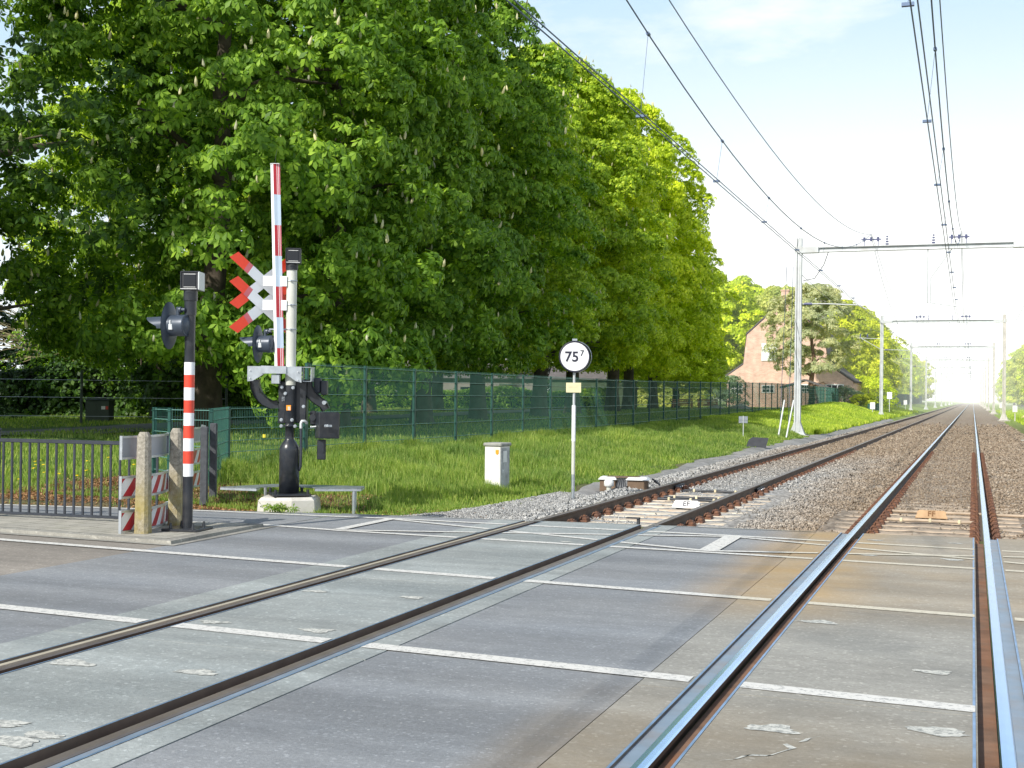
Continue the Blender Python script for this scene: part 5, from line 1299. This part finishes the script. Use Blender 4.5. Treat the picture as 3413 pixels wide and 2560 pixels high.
# ------------------------------------------------------------------ buildings
def gable_house():
    t = thing('brick_house', 'tall sunlit red brick house with stepped gable facing the crossing', 'house', (-18.3, 131.5, .4), R(0))
    poly = [(-5.9, 0), (6.9, 0), (6.9, 2.9), (5.3, 4.0), (4.4, 4.8), (4.0, 7.7), (.25, 11.0), (-.25, 11.0), (-3.85, 7.7), (-4.2, 4.6), (-5.9, 3.4)]
    b = B(); b.prism(poly, (0, 0, 0), (1, 0, 0), (0, 0, 1), -11.0); b.build('wall', 'brick', t)
    b = B()
    rp = [(-6.1, 3.3), (-4.2, 4.65), (-3.9, 7.75), (-.25, 11.1), (.25, 11.1), (4.05, 7.75), (4.45, 4.85), (5.3, 4.1), (7.15, 2.8)]
    for (a, c) in zip(rp[:-1], rp[1:]):
        b.add([(a[0], -.06, a[1]), (c[0], -.06, c[1]), (c[0], -.06, c[1] + .16), (a[0], -.06, a[1] + .16), (a[0], 11.2, a[1]), (c[0], 11.2, c[1]), (c[0], 11.2, c[1] + .16), (a[0], 11.2, a[1] + .16)], [(0, 1, 2, 3), (3, 2, 6, 7), (0, 4, 5, 1)])
    rf = b.build('roof', 'roof_edge' if 'roof_edge' in M else 'roof', t)
    b = B(); b.box((0, .5, 11.6), (.75, .75, 1.5), bev=.02); b.box((0, .5, 12.3), (.9, .9, .12)); b.build('chimney', 'brick', rf)
    b = B(); b.box((3.2, 3.5, 10.5), (1.3, 1.3, 2.0), bev=.02); b.build('chimney', 'grey_wall', rf)
    for (x, z, w_, h_, bl) in ((-1.5, 5.9, 1.5, 1.7, True), (-4.85, 2.1, 1.15, .95, False), (-1.6, 2.1, 1.2, .7, False), (5.1, 2.0, 1.7, 1.2, False), (2.2, 2.2, .7, .7, False)):
        b = B(); b.box((x, -.04, z), (w_ + .12, .08, h_ + .12)); f = b.build('window', 'white_paint', t)
        if not bl:
            b = B()
            for i in range(3):
                for j in range(2): b.box((x - w_ / 2 + w_ * (i + .5) / 3, -.09, z - h_ / 2 + h_ * (j + .5) / 2), (w_ / 3 * .80, .02, h_ / 2 * .80))
            b.build('pane', 'glass', f)
        else:
            b = B()
            for j in range(9): b.box((x, -.095, z - h_ / 2 + h_ * (j + .5) / 9), (w_ * .94, .02, h_ / 9 * .86))
            b.build('shutter', 'band_white', f)
    return t
gable_house()
t = thing('garden_shelter', 'low wooden roofed shelter behind the fence in front of the brick house', 'shelter', (-14.6, 118, .5))
b = B(); b.prism([(-2.2, 2.0), (0, 2.7), (2.2, 2.0), (2.2, 2.12), (0, 2.85), (-2.2, 2.12)], (0, 0, 0), (1, 0, 0), (0, 0, 1), -2.4); b.build('roof', 'roof', t)
for x in (-1.9, 1.9):
    b = B(); b.box((x, .2, 1.0), (.12, .12, 2.0)); b.build('post', 'wood_red', t)
t = thing('garden_shed', 'grey shed with a dark roof seen below the chestnut crowns', 'shed', (-35.5, 93, .3), R(12))
b = B(); b.box((0, 0, 1.25), (7.5, 4, 2.5)); b.build('wall', 'grey_wall', t)
b = B(); b.prism([(-4.1, 2.4), (4.1, 2.4), (2.4, 3.9), (-2.4, 3.9)], (0, -2.3, 0), (1, 0, 0), (0, .35, .9), .12); b.prism([(-4.1, 0), (4.1, 0), (3.4, 1.7), (-3.4, 1.7)], (0, -2.3, 2.45), (1, 0, 0), (0, .75, .66), .12); b.build('roof', 'roof', t)
b = B(); b.box((1.2, -2.03, 1.1), (1.0, .06, 2.1)); b.build('door', 'green_wall', t); b = B(); b.box((-1.8, -2.03, 1.4), (1.1, .06, .9)); b.build('window', 'glass', t)
t = thing('garden_shed', 'long green shed behind the trunks beside the kilometre sign', 'shed', (-30.5, 104, .3), R(8))
b = B(); b.box((0, 0, 1.3), (7, 3.5, 2.6)); b.build('wall', 'green_wall', t)
b = B(); b.prism([(-3.7, 0), (3.7, 0), (3.7, 2.2), (-3.7, 2.2)], (0, -2.0, 2.6), (1, 0, 0), (0, .85, .5), .1); b.build('roof', 'roof', t)
b = B(); b.box((-1.4, -1.78, 1.0), (.9, .06, 2.0)); b.build('door', 'grey_wall', t)
t = thing('pale_house', 'pale house with blue panes glimpsed through the fence behind the first trunks', 'house', (-52, 98, .0), R(22))
b = B(); b.box((0, 0, 2.6), (16, 7, 5.2)); b.build('wall', 'pale_wall', t)
b = B(); b.prism([(-8.5, 0), (8.5, 0), (7.5, 4.2), (-7.5, 4.2)], (0, -3.9, 5.1), (1, 0, 0), (0, .7, .7), .15); b.build('roof', 'roof', t)
for x in (-6, -3, 0, 3, 6):
    b = B(); b.box((x, -3.53, 1.7), (1.5, .08, 1.6)); f = b.build('window', 'white_paint', t); b = B(); b.box((x - .36, -3.6, 1.7), (.62, .03, 1.4)); b.box((x + .36, -3.6, 1.7), (.62, .03, 1.4)); b.build('pane', 'blue_glass', f)
# garden furniture beyond the trunks
for k, (x, y, l) in enumerate([(-22.6, 103, 'red brown garden bench beside the third trunk'), (-20.8, 104.5, 'second garden bench further right in front of the bright hedge')]):
    t = thing('garden_bench', l, 'bench', (x, y, .45), R(15), 'garden benches')
    for j in range(3): b = B(); b.box((0, .25, .55 + .17 * j), (1.7, .05, .11)); b.build('back_slat', 'wood_red', t)
    b = B(); b.box((0, 0, .43), (1.7, .45, .06)); b.build('seat', 'wood_red', t)
    for s_ in (-.75, .75): b = B(); b.box((s_, 0, .35), (.09, .5, .75)); b.build('leg', 'wood_red', t)
for k, (x, y, s_, l) in enumerate([(-19.6, 102, .75, 'pale garden boulder left of the rose coloured one'), (-17.6, 102, .95, 'larger pale boulder behind the fence')]):
    V = ico * np.array([s_ * 1.3, s_, s_ * .6]) * (1 + .15 * rng.normal(size=(11, 1))); o = link_mesh('boulder', np_mesh('boulder', V, icf, 'rock')); o.location = (x, y, .55); tag(o, l, 'boulder', 'garden boulders')
# garden planting right of the house
t = thing('topiary', 'clipped yellow green topiary of two rounded heads on pale stems', 'topiary', (-9.9, 126, .55))
for k, dx in enumerate((-.48, .48)):
    C, P, Nn = crown_points(40, .62, .5, .55, 1.45, 50 + k, 30, .22, .2, .05, np.array([.8, .95, 1, 1, 1, .95, .85, .7, .4])); P[:, 0] += dx
    V, F = rosettes(P, Nn, rng.uniform(.7, 1.3, len(P)) * .10, 4, (.1, .8), .6); link_mesh('clipped_head', np_mesh('clipped_head', V, F, 'yellow_leaf'), t)
    b = B(); b.cyl((dx, 0, -.1), (dx, 0, .8), .05, n=8); b.build('stem', 'concrete_pale', t)
bush('shrub', 'rounded blue green clipped shrub left of the topiary', 61, (-11.9, 128, .5), 1.5, 2.1, 'hedge_blue', 60, 34, .13, cat='shrub')
bush('shrub', 'pale blue green conifer shrub at the left corner of the brick house', 62, (-23.0, 125, .5), 1.7, 3.2, 'hedge_blue', 60, 34, .16)
bush('shrub', 'dark green shrub under the yellow trees right of the topiary', 63, (-10.5, 140, .4), 2.2, 3.4, 'chestnut_leaf_sunny', 70, 34, .2)
bush('shrub', 'low pale shrub beside the mast boxes on the far right', 64, (5.4, 128, -.05), .9, .6, 'blossom', 30, 30, .12)

# ------------------------------------------------------------------ grass
def blades(name, x, y, h, w, mat, label, cat='grass', lean=.35, z=None):
    n = len(x); z = H(x, y) if z is None else z; a = rng.uniform(0, 6.28, n); b_ = rng.uniform(0, 6.28, n); l = rng.uniform(.05, lean, n) * h
    p = np.stack([x, y, z - .01], 1); s_ = np.stack([np.cos(a) * w / 2, np.sin(a) * w / 2, np.zeros(n)], 1)
    m1 = p + np.stack([np.cos(b_) * l * .3, np.sin(b_) * l * .3, h * .55], 1); tp = p + np.stack([np.cos(b_) * l, np.sin(b_) * l, h], 1)
    V = np.stack([p - s_, p + s_, m1 + s_ * .8, m1 - s_ * .8, tp], 1); base = (np.arange(n) * 5)[:, None]
    F = np.concatenate([np.array([[0, 1, 2]]) + base, np.array([[0, 2, 3]]) + base, np.array([[3, 2, 4]]) + base])
    o = link_mesh(name, np_mesh(name, V.reshape(-1, 3), F, mat)); return tag(o, label, cat, None, 'stuff')
def band(n, y0, y1, xl, xr, pw=2.0):
    y = y0 + (y1 - y0) * rng.random(n) ** pw; u = rng.random(n); x = xl + u * (xr - xl); return x, y
def gedge(y): return np.interp(y, [14.8, 15.5, 16.5, 18, 21, 27, 36, 60], [-7.8, -7.5, -7.1, -6.95, -6.8, -6.7, -6.95, -6.95])
x, y = band(330000, 15.0, 66, -12.6, -6.6, 2.1)
cl = np.sin(x * 2.1 + y * 1.3) * np.sin(y * .9 - x * 1.7) + .5 * np.sin(x * 5 + y * 3.3)
k = (x < gedge(y) + .15 * np.sin(y * 3)) & (y > edge_y(x) + .12)
bare = (x > -12.6) & (x < -7.9) & (y < 17.5 + .7 * np.sin(x * 2) - 1.2 * np.clip(x + 9, 0, 2))
k &= ~(bare & (rng.random(len(x)) < .88)); k &= rng.random(len(x)) < (.75 + .3 * cl)
x, y, cl = x[k], y[k], cl[k]
h = (.12 + .09 * cl.clip(-.6, 1) + rng.uniform(0, .14, len(x))) * np.where((x > -8.3) & (y < 18), .7, 1) * np.clip((gedge(y) - x) / .8, .35, 1)
h = np.where((x < -8.3) & (y < 17.6), .08, h)
blades('tall_grass', x, y, h, .011 * (1 + (y - 15) / 28), 'grass_blade', 'tall green grass on the bank between the fence and the left track')
x, y = band(120000, 60, 175, -13.0, -6.7, 1.5); k = rng.random(len(x)) < 1; blades('bank_grass', x[k], y[k], rng.uniform(.15, .34, len(x))[k], .05 + .0005 * y[k], 'grass_far', 'sunlit pale grass on the far bank by the masts')
x = rng.uniform(-30, -8.0, 120000); y = edge_y(x) + .12 + 12 * rng.random(len(x)) ** 1.3; k = ~((x > -13.6 + .8 * np.sin(y * 2.1)) & (y < 17.6) & (rng.random(len(x)) < .93)) & ~((x > -12.9) & (y > 18)); k &= ~((x > -14) & (y < 16.5) & (rng.random(len(x)) < .6))
x, y = x[k], y[k]
blades('lawn_grass', x, y, rng.uniform(.05, .16, len(x)), .014, 'grass_blade', 'short lawn grass behind the railing')
x, y = band(90000, 27, 110, -40, -12.4, 1.4); k = np.abs(x + 27.5) > 2.0; blades('shade_grass', x[k], y[k], rng.uniform(.06, .15, k.sum()), .03, 'grass_blade', 'shaded lawn under the chestnut trees')
x, y = band(60000, 30, 220, 3.4, 14, 1.6); blades('verge_grass', x, y, rng.uniform(.1, .3, len(x)), .05, 'grass_far', 'bleached grass on the right verge')
# nettles by the foundation, litter, dandelions
t = thing('weed', 'small green weed growing at the foot of the white foundation', 'weed', (-8.62, 14.62, 0))
r_ = np.random.default_rng(9); P = r_.normal(0, .07, (60, 3)) * np.array([1.6, .8, .3]) + np.array([0, 0, .07]); V, F = rosettes(P, r_.normal(0, .5, (60, 3)) + np.array([0, -.2, 1]), np.full(60, .075), 5, (.0, .5), .3); link_mesh('leaves', np_mesh('leaves', V, F, 'grass_blade'), t)
n = 60000; x = rng.normal(-11.6, 1.8, n); y = rng.normal(16.0, 1.0, n); k = (y > edge_y(x) + .1); x, y = x[k], y[k]
P = np.stack([x, y, H(x, y) + rng.uniform(.0, .03, len(x))], 1); V, F = rosettes(P, rng.normal(0, .4, P.shape) + np.array([0, 0, 1]), rng.uniform(.018, .045, len(P)), 1, (0, .4), .8)
tag(link_mesh('leaf_litter', np_mesh('leaf_litter', V, F, 'dry_leaf')), 'brown dead leaves strewn on the soil around the chevron boards', 'leaf litter', None, 'stuff')
n = 26; x = rng.uniform(-17, -12, n); y = rng.uniform(15.5, 21, n); P = np.stack([x, y, H(x, y) + rng.uniform(.08, .2, n)], 1)
V, F = rosettes(P, np.tile([0, -.2, 1.], (n, 1)), np.full(n, .035), 8, (0, .3), .8)
tag(link_mesh('dandelions', np_mesh('dandelions', V, F, 'dandelion')), 'scattered yellow dandelion heads in the lawn', 'flowers', None, 'stuff')

# ------------------------------------------------------------------ bright spring haze down the line
m = bpy.data.materials.new('haze'); m.use_nodes = True; nt = m.node_tree; nt.nodes.clear()
out = nt.nodes.new('ShaderNodeOutputMaterial'); vs = nt.nodes.new('ShaderNodeVolumePrincipled')
vs.inputs['Color'].default_value = (1, 1, .97, 1); vs.inputs['Density'].default_value = .0011; vs.inputs['Anisotropy'].default_value = -.1
vs.inputs['Emission Strength'].default_value = .0009; vs.inputs['Emission Color'].default_value = (1, 1, .95, 1)  # faint glow added to whiten the haze
nt.links.new(vs.outputs[0], out.inputs['Volume']); M['haze'] = m
b = B(); b.box((0, 1116, 29), (1000, 2000, 60)); o = b.build('haze', 'haze'); o['kind'] = 'structure'
# ------------------------------------------------------------------ light, sky, camera
SUN_EL, SUN_AZ = 36.0, 199.0     # azimuth measured clockwise from +Y: the sun stands behind and a little left of the camera
sd = bpy.data.lights.new('sun', 'SUN'); sd.energy = 5.0; sd.angle = R(.53); sd.color = (1, .95, .86)
so = bpy.data.objects.new('sun', sd); COL.objects.link(so)
az, el = R(SUN_AZ), R(SUN_EL)
to_sun = Vector((math.sin(az) * math.cos(el), math.cos(az) * math.cos(el), math.sin(el)))
so.rotation_euler = to_sun.to_track_quat('Z', 'Y').to_euler()
w = bpy.data.worlds.new('World'); scene.world = w; w.use_nodes = True; nt = w.node_tree; nt.nodes.clear()
out = nt.nodes.new('ShaderNodeOutputWorld'); bg = nt.nodes.new('ShaderNodeBackground'); nt.links.new(bg.outputs[0], out.inputs[0])
sky = nt.nodes.new('ShaderNodeTexSky'); sky.sky_type = 'NISHITA'; sky.sun_disc = False; sky.sun_elevation = el; sky.sun_rotation = az
sky.altitude = 10; sky.air_density = 1.0; sky.dust_density = 1.5; sky.ozone_density = 1.2
STR = .15; bg.inputs[1].default_value = STR
tc = nt.nodes.new('ShaderNodeTexCoord'); dx, dy, dz = sep(nt, tc.outputs['Generated'])
hz = math_(nt, 'SUBTRACT', 1.0, smooth(nt, dz, .0, .34))                      # bright haze low in the sky
side = smooth(nt, dx, -.60, -.08)
cl = noise(nt, 3.0, 8, .6, tc.outputs['Generated'], (1, 1, 3.2))
clm = ramp(nt, cl, [(.50, 0), (.68, 1)]).outputs[0]
pale = (.60 / STR, .86 / STR, 1.06 / STR); white = (1.10 / STR, 1.12 / STR, 1.12 / STR)
c = mix(nt, sky.outputs[0], pale, math_(nt, 'MULTIPLY', math_(nt, 'SUBTRACT', 1.0, smooth(nt, dz, .30, .75)), .82))
f = math_(nt, 'MULTIPLY', hz, math_(nt, 'ADD', .35, math_(nt, 'MULTIPLY', side, 1.1)), clamp=True)
f = math_(nt, 'MAXIMUM', f, math_(nt, 'MULTIPLY', clm, .75))
c = mix(nt, c, white, f)
nt.links.new(c, bg.inputs[0])

F_PX, YAW, PITCH, ROLL, CH = 4200.0, .3507196, .0084460, .0118273, 1.5961780
fw = Vector((-math.sin(YAW) * math.cos(PITCH), math.cos(YAW) * math.cos(PITCH), math.sin(PITCH)))
rt = Vector((math.cos(YAW), math.sin(YAW), 0)); up = rt.cross(fw)
r2 = math.cos(ROLL) * rt + math.sin(ROLL) * up; u2 = -math.sin(ROLL) * rt + math.cos(ROLL) * up
cam = bpy.data.cameras.new('camera'); co = bpy.data.objects.new('camera', cam); COL.objects.link(co)
mw = Matrix((r2, u2, -fw)).transposed().to_4x4(); mw.translation = Vector((0, 0, CH)); co.matrix_world = mw
cam.sensor_width = 36; cam.lens = 36 * F_PX / 3413; cam.clip_start = .1; cam.clip_end = 6000
scene.camera = co
scene.view_settings.view_transform = 'Standard'; scene.view_settings.look = 'None'; scene.view_settings.exposure = 0; scene.view_settings.gamma = 1
scene.cycles.max_bounces = 6; scene.cycles.diffuse_bounces = 3; scene.cycles.transparent_max_bounces = 4; scene.cycles.transmission_bounces = 3
scene.cycles.use_denoising = True
